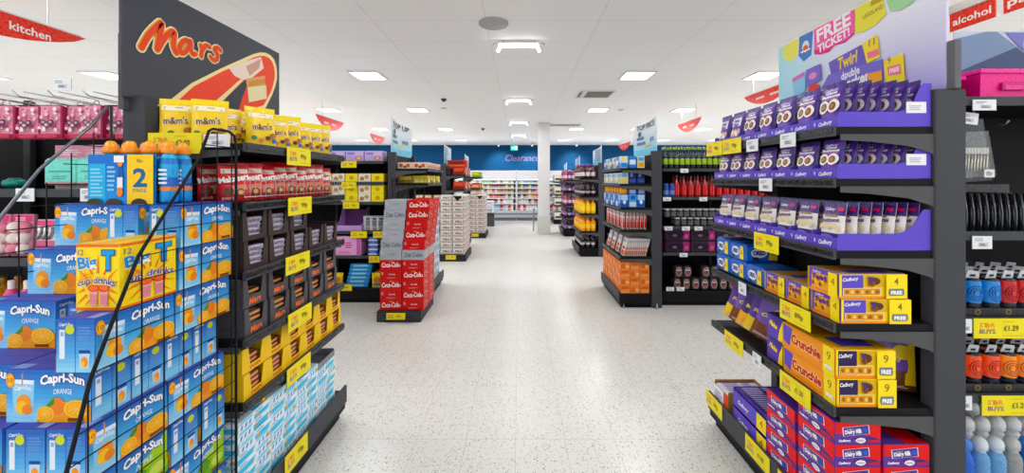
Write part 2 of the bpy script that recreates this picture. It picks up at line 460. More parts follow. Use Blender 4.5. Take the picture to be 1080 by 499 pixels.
# the sign of separate red plates
t = thing('hanging_sign', 'row of red plates reading alcohol hung above pink boxes', 'sign', (3.8, 2.9, 2.85), 0)
for k, (ya, yb, wd) in enumerate(((3.02, 3.34, 'alcohol'), (2.64, 2.97, 'party'))):
    m = MB(); m.box(3.794, 3.806, ya, yb, 2.90, 3.055, RED, 'plastic', .002)
    f = Face(m, lambda a, z, l, yb=yb: (3.794-l, yb-a, z), .0006)
    f.text(wd, (yb-ya)/2, 2.945, .062, C(250,246,240), w=(yb-ya)*.84, bold=.02)
    part('plate', m, t)
m = MB(); m.box(3.79, 3.81, 2.5, 3.36, 3.056, 3.13, C(214,208,202), 'plastic', .002); part('hanger_rail', m, t)
for y in (2.7, 3.2):
    m = MB(); m.tube([(3.8, y, 3.13), (3.8, y, HC)], .006, C(235,235,235), 'plastic'); part('hanger', m, t)

# exit sign
t = thing('exit_sign', 'small green and white exit sign hanging before the blue wall', 'sign', (-.17, 14.6, 2.72), 0)
m = MB(); m.box(-.31, -.03, 14.58, 14.62, 2.74, 2.93, C(60,190,170), 'backlit', .006)
f = Face(m, lambda a, z, l: (-.31+a, 14.58-l, 2.74+z), .001, 'backlit')
f.rect(.16, .03, .25, .16, C(235,250,248)); f.poly([(.05,.095), (.09,.05), (.09,.08), (.14,.08), (.14,.11), (.09,.11), (.09,.14)], C(235,250,248))
part('panel', m, t)
m = MB(); m.tube([(-.17, 14.6, 2.93), (-.17, 14.6, HC)], .012, C(225,225,225), 'plastic'); part('hanger', m, t)
# script lettering on the blue wall
m = MB(); f = Face(m, lambda a, z, l: (a, WY-.075-l, z), .004, 'plastic')
f.text('Clearance', .17, 2.52, .32, C(90,120,170), w=1.62, shear=.25, bold=.01)
f.text('Clearance', .17, 2.52, .32, C(176,84,120), w=1.62, shear=.25, bold=-.02)
put('wall_lettering', m.mesh('lettering'), 'pink script lettering on the blue back wall', 'sign', (0,0,0))

# spotlights washing the blue wall
sp = bpy.data.lights.new('spot', 'SPOT'); sp.energy = 190; sp.spot_size = 1.25; sp.spot_blend = .9; sp.shadow_soft_size = .05; sp.color = (.75, 1.0, 1.0)
m = MB(); m.lathe([(.045, -.16), (.05, -.15), (.05, -.03), (.012, -.02), (.012, 0)], 14, C(230,230,230), 'powder'); hm = m.mesh('housing')
m = MB(); m.lathe([(.038, -.163), (.038, -.1605)], 14, (1,1,1,1), 'glow'); gm_ = m.mesh('bulb')
for i, x in enumerate((-.9, .6, 2.6)):
    t = thing('wall_spotlight', 'small ceiling spotlight before the blue wall, %s of three' % ('left', 'middle', 'right')[i], 'spotlight', (x, 17.0, HC-.0005), 0, 'spotlights at the blue wall')
    part('housing', hm, t); part('bulb', gm_, t)
    o = bpy.data.objects.new('lamp', sp); COL.objects.link(o); o.parent = t; o.location = (0, 0, -.2); o.rotation_euler = (.95, 0, 0)
# ================================================================== shelving
K1 = C(22,22,25); K2 = C(70,71,75); K3 = C(84,84,84); K4 = C(13,13,15); RAILC = C(70,72,76)
YEL = C(240,224,60); YINK = C(112,102,46)
def label_mesh(w, h, price, kind='star'):
    """a shelf ticket facing -y, top centre at the origin"""
    m = MB()
    if kind == 'white':
        m.box(-w/2, w/2, -.0015, .0015, -h, 0, C(236,238,240), 'card')
        f = Face(m, lambda x, y, l: (x-w/2, -.0015-l, y-h), .0004)
        f.lines(w*.12, h*.62, w*.6, h*.9, 2, C(150,150,158)); f.rect(w*.3, h*.18, w*.78, h*.5, C(206,206,212))
        f.lines(w*.36, h*.24, w*.72, h*.46, 2, C(110,110,120), .6)
    else:
        m.box(-w/2, w/2, -.0015, .0015, -h, 0, YEL, 'card')
        f = Face(m, lambda x, y, l: (x-w/2, -.0015-l, y-h), .0005)
        f.text('ST R', w*.24, h*.56, h*.22, C(228,130,90), w=w*.28, bold=.015)
        f.ell(w*.245, h*.64, h*.10, h*.11, C(240,150,60), 10)
        f.text('BUYS', w*.24, h*.25, h*.23, C(140,104,150), w=w*.28, bold=.015)
        f.text(price, w*.66, h*.40, h*.27, YINK, w=w*.26, bold=.015)
        f.rect(w*.5, h*.14, w*.88, h*.17, C(214,190,60)); f.rect(w*.5, h*.84, w*.72, h*.87, C(214,190,60))
    return m.mesh('price_label')
LM = {}
def ticket(parent, x, y, z, rz, price='99p', w=.205, h=.088, kind='star', label=None, roll=0.0):
    k = (round(w, 3), round(h, 3), price, kind)
    if k not in LM: LM[k] = label_mesh(w, h, price, kind)
    o = bpy.data.objects.new('price_label', LM[k]); COL.objects.link(o); o.parent = parent
    p = Vector((0,0,0)); q = parent
    while q is not None: p += q.location; q = q.parent
    o.location = (x-p[0], y-p[1], z-p[2]); o.rotation_euler = (0, roll, rz)
    if label: o['label'] = label
    return o

def bracket(m, xf, xb, y, z, t=.004):
    """tapered side bracket under a shelf, thin at the front and deep at the back"""
    d = xb-xf
    poly = [(xf, z-.002), (xf, z-.026), (xf+d*.25, z-.032), (xf+d*.60, z-.05), (xf+d*.80, z-.078), (xf+d*.90, z-.12), (xb, z-.125), (xb, z-.002)]
    if d < 0: poly = poly[::-1]
    m.prism(poly, lambda a, b, l: (a, y+l, b), -t/2, t/2, K3, 'powder')

def endcap(name, label, side, Y0, Y1, zs, header=True, base_front=None, th=.032, post_top=1.965):
    """end of aisle unit along y; side -1 stands left of the aisle and faces +x"""
    xb, xi = (-1.70, -1.655) if side < 0 else (1.79, 1.745); xf = 1.19*side if side < 0 else 1.28
    bf = base_front if base_front is not None else (1.175*side if side < 0 else 1.26)
    t = thing(name, label, 'shelf unit', (xb, (Y0+Y1)/2, 0))
    def bx(m, p, q, *r, **k): m.box(min(p,q), max(p,q), *r, **k)
    m = MB(); bx(m, xb, xi, Y0+.03, Y1-.03, .12, post_top-.03, K1, 'powder'); part('back_panel', m, t)
    for y0, y1 in ((Y0-.005, Y0+.055), (Y1-.055, Y1+.005)):
        m = MB(); bx(m, xb, (xi+.055) if side < 0 else 1.665, y0, y1, 0, post_top, K2, 'powder', b=.004); part('upright', m, t)
    for i, z in enumerate(zs):
        m = MB(); bx(m, xf, xi-.001*side, Y0+.006, Y1-.006, z-th, z, K1, 'powder', b=.002)
        bx(m, xf, xf-.012*side, Y0+.008, Y1-.008, z-th-.004, z+.004, RAILC, 'powder')
        bx(m, xf-.0125*side, xf-.016*side, Y0+.01, Y1-.01, z-th+.008, z-.006, K4, 'plastic')
        for y in (Y0+.003, Y1-.003): bracket(m, xf+.012*side, xi, y, z-th+.004)
        s = part('shelf', m, t)
    m = MB(); bx(m, bf+.03*side, xi, Y0+.02, Y1-.02, .0, .10, K4, 'powder')
    bx(m, bf, xi, Y0, Y1, .055, .175, K1, 'powder', b=.003)
    bx(m, bf-.012*side, bf+.004*side, Y0, Y1, .10, .215, K2, 'powder', b=.003)
    part('base', m, t)
    return t

def gondola(name, label, x0, x1, yf, yb, zs, dirn=-1, top=1.9, depth=None, th=.03):
    """straight run along x with shelves on its camera side (front edge at yf, back panel at yb)"""
    t = thing(name, label, 'shelf unit', ((x0+x1)/2, yb, 0))
    m = MB(); m.box(x0, x1, yb, yb+.03, .1, top, K4, 'powder'); part('back_panel', m, t)
    n = max(1, round((x1-x0)/1.0))
    for i in range(n+1):
        x = x0+(x1-x0)*i/n
        m = MB(); m.box(x-.02, x+.02, yb-.03, yb-.001, 0, top+.02, K2, 'powder', b=.003); part('upright', m, t)
    for z in zs:
        m = MB(); m.box(x0+.002, x1-.002, yf, yb-.031, z-th, z, K1, 'powder', b=.002)
        m.box(x0+.002, x1-.002, yf-.010, yf, z-th-.004, z+.004, RAILC, 'powder')
        part('shelf', m, t)
    m = MB(); m.box(x0, x1, yf, yb-.031, .05, .19, K1, 'powder', b=.003); m.box(x0, x1, yf+.03, yb-.04, 0, .06, K4, 'powder')
    part('base', m, t)
    return t

# ------------------------------------------------------------------ the fixtures
ZL = [1.76, 1.50, 1.20, .905, .63]
mars_unit = endcap('display_shelf_unit', 'black end display shelves under the dark header with an orange bar', -1, 1.63, 2.57, ZL)
ZR = [1.815, 1.605, 1.315, 1.02, .68]
cad_unit = endcap('display_shelf_unit', 'black end display shelves under the pale purple header', 1, 1.52, 2.50, ZR)
coke_unit = endcap('display_shelf_unit', 'black end display shelves behind the red drink cases', -1, 4.93, 5.90, [1.75, 1.56])
L3_unit = endcap('display_shelf_unit', 'dark end display shelves behind the tall white case stack', -1, 8.35, 9.35, [1.72, 1.40, 1.05, .70])
L4_unit = endcap('display_shelf_unit', 'farthest dark end display shelves on the left', -1, 11.6, 12.6, [1.70, 1.35, 1.0, .65])
choc_unit = endcap('display_shelf_unit', 'black end display shelves with gift boxes beside wine gondola', 1, 4.74, 5.75, [1.752, 1.553, 1.256, .975, .64])
drink_unit = endcap('display_shelf_unit', 'dark end display shelves filled with yellow juice bottles', 1, 7.9, 8.9, [1.64, 1.264, .90, .53])
purple_unit = endcap('display_shelf_unit', 'dark end display shelves filled with purple and pink bottles', 1, 10.75, 11.75, [1.60, 1.25, .90, .55])
last_unit = endcap('display_shelf_unit', 'farthest end display shelves on the right near column', 1, 13.7, 14.6, [1.55, 1.1, .7])

# header of the left display: dark board with an orange logo
def board(x, y0, y1, z0, z1, col, side, curve=0.0):
    m = MB(); n = 10
    top = [(y0+(y1-y0)*i/n, z1-(curve*(i/n)**2 if curve > 0 else -curve*((1-i/n)**2)*-1)) for i in range(n+1)]
    m.prism([(y0, z0)]+[(y1, z0)]+top[::-1], lambda a, b, l: (x+l, a, b), -.006, .006, col, 'card')
    return m
xh = -1.66
def hl(px, py):
    Y = xh*F/(px-CX); return (Y-1.58, CH-(py-CY)*Y/F-1.95)
m = board(xh, 1.58, 2.62, 1.95, 2.475, C(66,68,76), -1)
f = Face(m, lambda x, y, l: (xh+.0065+l, 1.58+x, 1.95+y), .00025)
CRM = C(255,236,176); ORG = C(244,84,24); 
def P(*pts): return [hl(a, b) for a, b in pts]
f.poly(P((176,107),(200,88),(232,72),(258,60.5),(266,57),(273,55.3),(279,55.6),(284,58),(288,62.5),(290.3,69),(291.2,76),(291,84),(289,92),(286,100),(279,114),(262,118),(240,124),(214,126),(186,124)), CRM)
f.poly(P((184,108),(203,91),(233,75.5),(259,64),(266,60.8),(273,58.8),(278.5,59.2),(283,61.5),(286.2,65.5),(288,71),(288.8,77),(288.5,83),(286.8,90.5),(284,98),(277,111),(262,116),(240,122),(214,124),(190,122)), ORG)
f.poly(P((252,84),(258,82),(228,112),(214,124),(206,124)), CRM)
f.poly(P((256,85),(262,84),(254,104),(250,118),(216,124)), C(52,52,60))
f.poly(P((240,72),(258,64.5),(274,60),(277,72),(262,84),(254,84),(246,80)), C(250,232,220))
f.poly(P((258,70),(274,62),(272,72),(262,80)), C(214,170,150))
f.poly(P((258,83),(278,80),(280,104),(261,108)), C(226,176,120))
f.poly(P((260,92),(279.5,90),(280,104),(261,108)), C(246,232,190))
f.poly(P((261,86),(278,83),(279,88),(260,92)), C(222,150,60))
def Zp(*pts): return [hl(130+a/7.125, 10+b/7.125) for a, b in pts]
STR = [Zp((118,285),(172,192),(250,112),(270,110),(258,180),(238,298)), Zp((240,296),(290,215),(345,168),(366,182),(360,270),(380,325)),
       Zp((486,245),(455,232),(425,248),(405,290),(415,326),(442,322),(475,285),(490,240)), Zp((490,242),(490,300),(505,336),(526,334)),
       Zp((566,272),(574,305),(568,350)), Zp((572,315),(600,272),(630,282)), Zp((714,308),(690,288),(668,302),(690,340),(686,374),(660,380),(638,356))]
for wd, col in ((.046, C(255,246,224)), (.036, C(250,190,70)), (.026, C(232,84,30))):
    for k, q in enumerate(STR):
        f.curve(q, wd*(1 if k < 2 else .86), col)
hd = part('header_sign', m, mars_unit, 'dark grey header board with a big orange logo and bar')
for y in (1.62, 2.55):
    m = MB(); m.box(xh-.03, xh-.0065, y-.02, y+.02, 1.90, 2.22, K3, 'powder'); part('header_post', m, mars_unit)

# header of the right display: pale turquoise to purple board with pennants and packs
xh2 = 1.735; H0 = 1.535
def hr(px, py):
    Y = xh2*F/(px-CX); return (2.52-Y, CH-(py-CY)*Y/F-1.90)
m = board(xh2, H0, 2.52, 1.90, 2.475, C(220,214,240), 1)
f = Face(m, lambda x, y, l: (xh2-.0065-l, 2.52-x, 1.90+y), .0003)
HW = 2.52-H0; HH = .575
ga = C(176,222,238); gb = C(228,234,248); gc = C(204,196,236)
l = f.lv()
for i in range(44):
    u = (i+.5)/44
    for j in range(18):
        v = (j+.5)/18
        lo_ = mixc(C(176,218,236), C(150,132,214), min(1, max(0, (u-.15)/.7))); hi_ = mixc(C(176,228,240), C(240,240,250), min(1, u*2.2))
        c = mixc(lo_, hi_, min(1, v*1.25)**.8)
        f.rect(HW*i/44, HH*j/18, HW*(i+1)/44, HH*(j+1)/18, c, lift=l)
def Q(*pts): return [hr(a, b) for a, b in pts]
f.poly(Q((826,50),(838,44),(838,62),(833,66),(826,60)), C(226,236,140))
f.poly(Q((831,47),(844,40),(843,58),(836,64),(831,60)), C(240,234,120))
f.poly(Q((844.5,39),(859,32),(857,58),(849,65),(843.5,59)), C(84,128,196))
f.ell(*hr(851, 49), .028, .035, C(236,236,244), 16); f.ell(*hr(851, 51), .021, .02, C(226,110,60), 12); f.rect(*hr(846, 55), *hr(856, 52), C(250,250,252))
f.poly(Q((860,31),(903,9.5),(903,36),(893,45),(882,48),(876,55),(867,57.5),(860.5,57.5)), C(244,110,170))
f.poly(Q((860.3,53),(875,51),(882,46),(893,42.5),(903,33.5),(903,36),(893,45),(882,48),(876,55),(867,57.5),(860.5,57.5)), C(226,64,132))
p0 = hr(863, 40); p1 = hr(900, 27.5); rr = 0.0
f.text('FREE', (p0[0]+p1[0])/2, (p0[1]+p1[1])/2-.008, .074, C(255,250,252), w=(p1[0]-p0[0])*.98, bold=.035, rot=.07)
p0 = hr(864, 49); p1 = hr(899, 36)
f.text('TICKET!', (p0[0]+p1[0])/2, (p0[1]+p1[1])/2-.022, .046, C(255,250,252), w=(p1[0]-p0[0])*.98, bold=.03, rot=.12)
f.poly(Q((904,9),(932,-6),(937,15),(925,27),(912,34),(904,35)), C(238,230,104))
c0 = hr(923, 12); f.text('LEGOLAND', c0[0], c0[1]-.012, .022, C(150,130,70), w=.105, bold=.02, rot=.10)
f.rect(c0[0]-.012, c0[1]+.03, c0[0]+.045, c0[1]+.055, C(190,170,70)); f.rect(c0[0]-.008, c0[1]+.06, c0[0]+.03, c0[1]+.08, C(190,170,70))
f.poly(Q((935,-6),(966,-24),(966,2),(952,11),(941,11.5)), C(176,222,170))
# printed packs on the board
f.poly(Q((876,66),(911,47),(916,69),(879,80)), C(112,98,190)); f.poly(Q((876,79),(934,62),(934,94),(868,94)), C(124,110,200))
p = hr(897, 65); f.text('Twirl', p[0], p[1]-.02, .062, C(248,214,60), w=.12, shear=.2, bold=.03, rot=.10)
f.poly(Q((912,46),(928,36),(931,60),(917,67)), C(248,224,80)); p = hr(922, 47); f.text('11', p[0], p[1]-.005, .035, C(110,80,110), bold=.01)
f.poly(Q((917,56),(929,51),(930,58),(918,62)), C(244,130,160))
p = hr(905, 80); f.text('double', p[0]-.03, p[1]+.005, .04, C(250,248,252), w=.11, bold=.03, rot=.08)
f.text('decker', p[0]+.0, p[1]-.045, .05, C(250,248,252), w=.16, bold=.04, rot=.08)
f.poly(Q((917,78),(933,74),(934,94),(922,94)), C(246,170,60))
f.poly(Q((935,64),(956,56),(958,86),(937,86)), C(248,222,80)); p = hr(941, 67); f.text('9', p[0], p[1], .03, C(110,80,110))
f.poly(Q((939,71),(953,67),(954,78),(940,80)), C(240,130,150)); f.text('FREE', *hr(946.5, 76), .02, C(255,255,255), w=.045, bold=.03)
f.poly(Q((838,84),(852,76),(852,96),(840,104)), C(150,210,236)); f.poly(Q((838,83),(851,75.5),(851,80),(839,87)), C(214,120,190))
f.poly(Q((853,74),(868,67),(869,84),(853,92)), C(130,110,206)); f.ell(*hr(860, 80), .03, .02, C(238,150,190), 14); f.ell(*hr(861, 93), .045, .024, C(226,70,60), 14)
part('header_sign', m, cad_unit, 'pale purple header board with pennants and printed chocolate packs')
for y in (1.518, 2.47):
    m = MB(); m.box(xh2+(-.004 if y < 2 else .0065), xh2+(.022 if y < 2 else .030), y-.014, y+.016, 1.966, 2.16, C(104,104,108), 'powder', .002); part('header_post', m, cad_unit)

# pale blue curved headers of the further displays
def pale_header(unit, side, Y0, Y1, words, zt=2.43, z0=1.90, n=12):
    x = 1.655*side if side < 0 else 1.735; m = MB()
    top = []
    for i in range(n+1):
        u = i/n; top.append((Y0+(Y1-Y0)*u, zt-.02*u-.04*u*u))
    bow = lambda a: .05*side*math.sin(PI*(a-Y0)/(Y1-Y0))
    # bowed sheet, 4 mm thick
    vs = []; fs = []
    for a, zz in top:
        for dx in (0, .006):
            for q in (z0, zz): vs.append((x+bow(a)+dx*side, a, q))
    for i in range(n):
        b = i*4; c = b+4
        fs += [(b, b+1, c+1, c), (b+2, c+2, c+3, b+3), (b+1, b+3, c+3, c+1), (b, c, c+2, b+2)]
    fs += [(0, 2, 3, 1), (n*4, n*4+1, n*4+3, n*4+2)]
    m.add(vs, fs, C(232,240,246), 'card')
    LN = Y1-Y0
    if side < 0: mp = lambda a, b, l: (x+bow(Y0+a)+l, Y0+a, z0+b)
    else: mp = lambda a, b, l: (x+bow(Y1-a)-l, Y1-a, z0+b)
    f = Face(m, mp, .0012)
    f.rect(.006, .004, LN-.006, (zt-z0)*.62, C(214,234,244), nx=8); f.rect(.006, .004, LN-.006, (zt-z0)*.42, C(176,224,240), nx=8); f.rect(.01, .005, LN-.01, (zt-z0)*.26, C(130,210,234), nx=8)
    hh = zt-z0
    if words:
        f.text(words, LN*.5, hh*.79, .072, C(70,78,90), w=LN*.78, bold=.03)
        f.rect(LN*.12, hh*.52, LN*.36, hh*.6, C(90,120,150), nx=4); f.rect(LN*.12, hh*.38, LN*.42, hh*.46, C(110,130,160), nx=4)
        f.rect(LN*.62, hh*.42, LN*.85, hh*.52, C(140,150,170), nx=4); f.rect(LN*.4, hh*.3, LN*.62, hh*.36, C(236,214,110), nx=4)
        f.ell(LN*.22, hh*.68, .05, .04, C(80,90,110), 14)
    else:
        f.lines(LN*.15, hh*.3, LN*.85, hh*.9, 6, C(120,150,186))
    part('header_sign', m, unit, 'pale blue bowed header sign')
pale_header(coke_unit, -1, 4.93, 5.88, 'TOP UP')
pale_header(choc_unit, 1, 4.77, 5.72, 'TOP PRICES')
pale_header(L3_unit, -1, 8.45, 9.3, '')
pale_header(L4_unit, -1, 11.75, 12.55, '')
pale_header(drink_unit, 1, 7.95, 8.85, '', 2.34)
pale_header(purple_unit, 1, 10.8, 11.6, '', 2.30)
pale_header(last_unit, 1, 13.8, 14.5, '', 2.25)

# shelf tickets on the left display
for z, yv, p in ((1.757, 2.02, '99p'), (1.497, 2.03, '99p'), (1.197, 2.01, '99p'), (.902, 2.03, '99p'), (.627, 2.02, '99p')):
    ticket(mars_unit, -1.168, yv, z+.012, PI/2, p, .215, .092)
ticket(mars_unit, -1.158, 1.98, .222, PI/2, '99p', .20, .10)
ticket(mars_unit, -1.455, 1.605, 1.80, 0, '£2.00', .225, .088)
ticket(mars_unit, -1.28, 1.608, 1.795, 0, '', .11, .055, 'white', 'white ticket holder at shelf end')
# and on the right display
for z, yv, p, kw in ((1.815, 2.44, '99p', {}), (1.815, 2.24, '99p', {}), (1.315, 1.93, '99p', {}), (1.02, 1.73, '89p', {}), (.68, 1.73, '£1.50', {}), (.68, 2.22, '99p', {})):
    ticket(cad_unit, 1.258, yv, z+.010+(.02 if z > 1.8 else 0), -PI/2, p, .19, .088)
for yv, p in ((2.42, '99p'), (1.98, '£1.00'), (1.72, '99p')):
    ticket(cad_unit, 1.244, yv, .215, -PI/2, p, .20, .09)
for z, yv, w in ((1.815, 2.04, .10), (1.815, 1.77, .10), (1.605, 1.93, .10), (1.02, 2.13, .07), (.68, 2.0, .07)):
    ticket(cad_unit, 1.256, yv, z+.004, -PI/2, '', w, .065, 'white', 'small white shelf ticket')

# wire fence in front of the red pouches
m = MB(); x = -1.20; c = C(196,190,190)
for zz in (1.525, 1.60): m.tube([(x, 1.66, zz), (x, 2.54, zz)], .0025, c, 'steel', 5)
k = 0
while 1.66+k*.0352 < 2.545:
    y = 1.66+k*.0352; m.tube([(x, y, 1.503), (x, y, 1.60)], .0016, c, 'steel', 4); k += 1
part('wire_fence', m, mars_unit, 'low chrome wire fence')
# ================================================================== packaging used on the left
def pouch(w, h, d, colf, seal=.06, nu=8, nv=10, mat='foil', gus=.75):
    m = MB()
    def t(u, v):
        a = max(0.0, 1-(2*u-1)**4)**.5
        if v < .22: b = gus+(1-gus)*math.sin(v/.22*PI/2)
        elif v > 1-seal: b = .04
        else: b = math.cos((v-.22)/(1-seal-.22)*PI/2)**.8*.96+.04
        return d/2*max(.03, a*b)
    def xw(u, v): return (u-.5)*w*(1-.05*math.sin(PI*min(1, v*1.1)))
    for sgn in (-1, 1):
        vs = [(xw(i/nu, j/nv), sgn*t(i/nu, j/nv), h*j/nv) for j in range(nv+1) for i in range(nu+1)]
        fs = []; cs = []
        for j in range(nv):
            for i in range(nu):
                q = (j*(nu+1)+i, j*(nu+1)+i+1, (j+1)*(nu+1)+i+1, (j+1)*(nu+1)+i)
                fs.append(q if sgn < 0 else q[::-1]); cs.append(colf((i+.5)/nu, (j+.5)/nv, sgn))
        m.add(vs, fs, cs, mat, True)
    # edges: close the sides and the bottom
    for i in range(nu):
        u0, u1 = i/nu, (i+1)/nu
        m.add([(xw(u0,0), -t(u0,0), 0), (xw(u1,0), -t(u1,0), 0), (xw(u1,0), t(u1,0), 0), (xw(u0,0), t(u0,0), 0)], [(3,2,1,0)], colf(.5, .02, 1), mat)
        m.add([(xw(u0,1), -t(u0,1), h), (xw(u1,1), -t(u1,1), h), (xw(u1,1), t(u1,1), h), (xw(u0,1), t(u0,1), h)], [(0,1,2,3)], colf(.5, .98, 1), mat)
    for u in (0, 1):
        for j in range(nv):
            v0, v1 = j/nv, (j+1)/nv
            m.add([(xw(u,v0), -t(u,v0), h*v0), (xw(u,v0), t(u,v0), h*v0), (xw(u,v1), t(u,v1), h*v1), (xw(u,v1), -t(u,v1), h*v1)], [(0,1,2,3)], colf(u, (v0+v1)/2, 1), mat, True)
    def mp(x, y, l):
        u = min(1, max(0, x/w+.5)); v = min(1, max(0, y/h)); return (x, -t(u, v)-l-.0012, y)
    return m, Face(m, mp, .0006, mat)

WHT = C(244,244,244); CREAM = C(250,240,214)
# --- orange drink carton
def capri(kind='orange', w=.25, d=.112, h=.155):
    m = MB(); m.box(-w/2, w/2, -d/2, d/2, 0, h, C(40,74,170), 'card', .0015)
    top0, mid, bot = C(46,98,184), C(86,168,224), C(168,222,244)
    for mp in (front(w,d,h), backf(w,d,h)):
        f = Face(m, mp, .00012)
        f.grad(.001, h*.45, w-.001, h-.001, mid, top0, 6); f.grad(.001, .001, w-.001, h*.45, bot, mid, 5)
        if kind == 'apple': f.poly([(w*.5,.001), (w-.001,.001), (w-.001,h*.95), (w*.62,h*.55)], C(168,206,54))
        # pouch picture
        f.poly([(w*.09,h*.08), (w*.31,h*.06), (w*.335,h*.80), (w*.07,h*.82)], C(150,206,240))
        f.poly([(w*.08,h*.74), (w*.32,h*.72), (w*.325,h*.80), (w*.07,h*.82)], C(236,242,250))
        f.rect(w*.185, h*.72, w*.20, h*.93, C(226,150,60))
        f.text('Capri-Sun', w*.20, h*.60, h*.085, C(246,248,255), w=w*.2, bold=.03, arch=h*.03)
        for cx, cy, rx, ry, c in ((.21,.38,.085,.15,C(240,156,36)), (.185,.29,.07,.13,C(250,196,80)), (.25,.25,.06,.10,C(236,140,30))):
            f.ell(w*cx, h*cy, w*rx, h*ry, c, 14)
        f.ell(w*.055, h*.80, w*.05, h*.14, C(246,160,30), 16); f.ell(w*.055, h*.80, w*.036, h*.10, C(255,196,80), 16); f.text('10', w*.055, h*.76, h*.09, C(190,110,10), bold=.02)
        f.text('Capri-Sun', w*.665, h*.70, h*.17, C(30,50,130), w=w*.53, bold=.09, arch=h*.07)
        f.text('Capri-Sun', w*.665, h*.705, h*.17, C(252,252,255), w=w*.52, bold=.045, arch=h*.07)
        f.text('ORANGE' if kind == 'orange' else 'APPLE', w*.67, h*.535, h*.10, C(240,246,255), w=w*.22, bold=.01, arch=h*.02)
        O1, O2, O3 = C(240,160,36), C(250,206,86), C(232,136,24)
        if kind == 'apple': O1, O2, O3 = C(120,176,40), C(176,214,70), C(96,150,30)
        f.poly([(w*.36,.002), (w*.999,.002), (w*.999,h*.32), (w*.85,h*.40), (w*.62,h*.40), (w*.45,h*.24)], O1)
        f.ell(w*.60, h*.32, w*.10, h*.165, O3, 18); f.poly([(w*.47,h*.32), (w*.58,h*.50), (w*.57,h*.36), (w*.50,h*.28)], C(70,140,50))
        for cx, cy, rx, ry in ((.47,.17,.10,.15), (.84,.27,.15,.17)):
            f.ell(w*cx, h*cy, w*rx, h*ry, O2, 18); f.ell(w*cx, h*cy, w*rx*.86, h*ry*.84, O1, 18)
            f.ell(w*cx, h*cy, w*rx*.8, h*ry*.78, C(248,180,52) if kind == 'orange' else C(196,226,110), 8)
            for q in range(4):
                aa = PI*q/4+.3; f.stroke([(w*cx-w*rx*.7*math.cos(aa), h*cy-h*ry*.7*math.sin(aa)), (w*cx+w*rx*.7*math.cos(aa), h*cy+h*ry*.7*math.sin(aa))], .0012, C(252,220,130))
        f.rect(w*.74, h*.04, w*.92, h*.10, C(120,70,10))
    for k, mp in enumerate((rightf(w,d,h), leftf(w,d,h))):
        f = Face(m, mp, .00012)
        f.grad(.001, h*.35, d-.001, h-.001, C(96,170,226), C(44,92,180), 6); f.grad(.001, .001, d-.001, h*.35, C(158,218,242), C(96,170,226), 4)
        f.rect(d*.49, .001, d*.505, h-.001, C(34,76,168))
        f.text('Capri-Sun', d*.26, h*.86, h*.06, WHT, w=d*.36, bold=.02, arch=h*.015)
        f.rect(d*.09, h*.26, d*.23, h*.80, C(232,240,248)); f.rect(d*.12, h*.68, d*.2, h*.76, C(150,170,190))
        f.lines(d*.56, h*.55, d*.92, h*.88, 6, C(110,150,214))
        f.ell(d*.36 if k else d*.72, h*.80, d*.12, h*.085, C(206,216,50), 14)
        f.poly([(d*.62,h*.08), (d*.86,h*.08), (d*.88,h*.36), (d*.60,h*.36)], C(190,222,244)); f.rect(d*.60, h*.36, d*.88, h*.42, C(30,60,150))
        f.ell(d*.74, h*.2, d*.09, h*.10, C(246,150,20), 12); f.ell(d*.71, h*.16, d*.05, h*.06, C(255,196,70), 10)
    f = Face(m, topf(w,d,h), .0004); f.rect(.001, .001, w-.001, d-.001, C(70,80,176)); f.rect(.001, d*.48, w-.001, d*.50, C(48,58,150))
    f.rect(w*.02, d*.04, w*.2, d*.3, C(140,160,220))
    return m.mesh('drink_carton')
CAPRI = capri(); CAPRIG = capri('apple')
cg = 'orange drink cartons in the mesh display'
H = .155; LV = [1.51-H*(k+1) for k in range(9)]         # bottom of each layer
def carton(k, x0, x1, y0, end, label, me=None):
    """k layer from the top; end True = long side along y"""
    if end: loc = ((x0+x1)/2, y0+.125, LV[k]); rz = PI/2
    else: loc = ((x0+x1)/2, y0+.056, LV[k]); rz = 0
    put('drink_carton', me or CAPRI, label, 'drink carton', loc, rz, None)
D = .112
LNM = ['top', 'second', 'third', 'fourth', 'fifth', 'sixth', 'seventh', 'eighth', 'bottom']
carton(0, -1.737, -1.487, 1.42, False, 'blue orange drink carton left of the blue bottle pack, topmost layer, picture forward')
carton(0, -1.48, -1.368, 1.365, True, 'blue drink carton end-on under the blue bottle pack, topmost layer')
carton(0, -1.332, -1.22, 1.367, True, 'blue orange drink carton in topmost layer with picture behind the mesh')
carton(1, -1.722, -1.472, 1.33, False, 'blue orange drink carton left of yellow cup drinks box, second layer, picture forward')
carton(1, -1.332, -1.22, 1.36, True, 'blue orange drink carton right of the yellow cup drinks box behind mesh')
carton(1, -1.722, -1.472, 1.45, False, 'blue drink carton hidden behind the second layer front')
carton(1, -1.465, -1.353, 1.362, True, 'blue drink carton end-on behind the yellow cup drinks box')
carton(2, -1.775, -1.525, 1.25, False, 'blue orange drink carton third layer left, picture forward, beside the end-on carton')
carton(2, -1.332, -1.22, 1.092, True, 'blue drink carton end-on right below the yellow cup drinks box')
carton(2, -1.332, -1.22, 1.347, True, 'blue orange drink carton in third layer at far side behind mesh')
carton(2, -1.45, -1.338, 1.22, True, 'blue drink carton end-on set back between two third layer cartons')
carton(2, -1.775, -1.525, 1.37, False, 'blue drink carton behind third layer left carton')
carton(2, -1.45, -1.338, 1.475, True, 'blue drink carton deep inside third layer near the shelves') if False else None
for j in range(4):
    carton(3, -1.50, -1.25, 1.11+.115*j, False, 'blue orange drink carton fourth layer, %s of the four stacked behind one another' % nthn(j, 4).replace(' from near end', ''))
for j in range(3):
    carton(3, -1.755, -1.505, 1.14+.115*j, False, 'blue orange drink carton fourth layer left column, %s of three' % nthn(j, 3).replace(' from near end', ''))
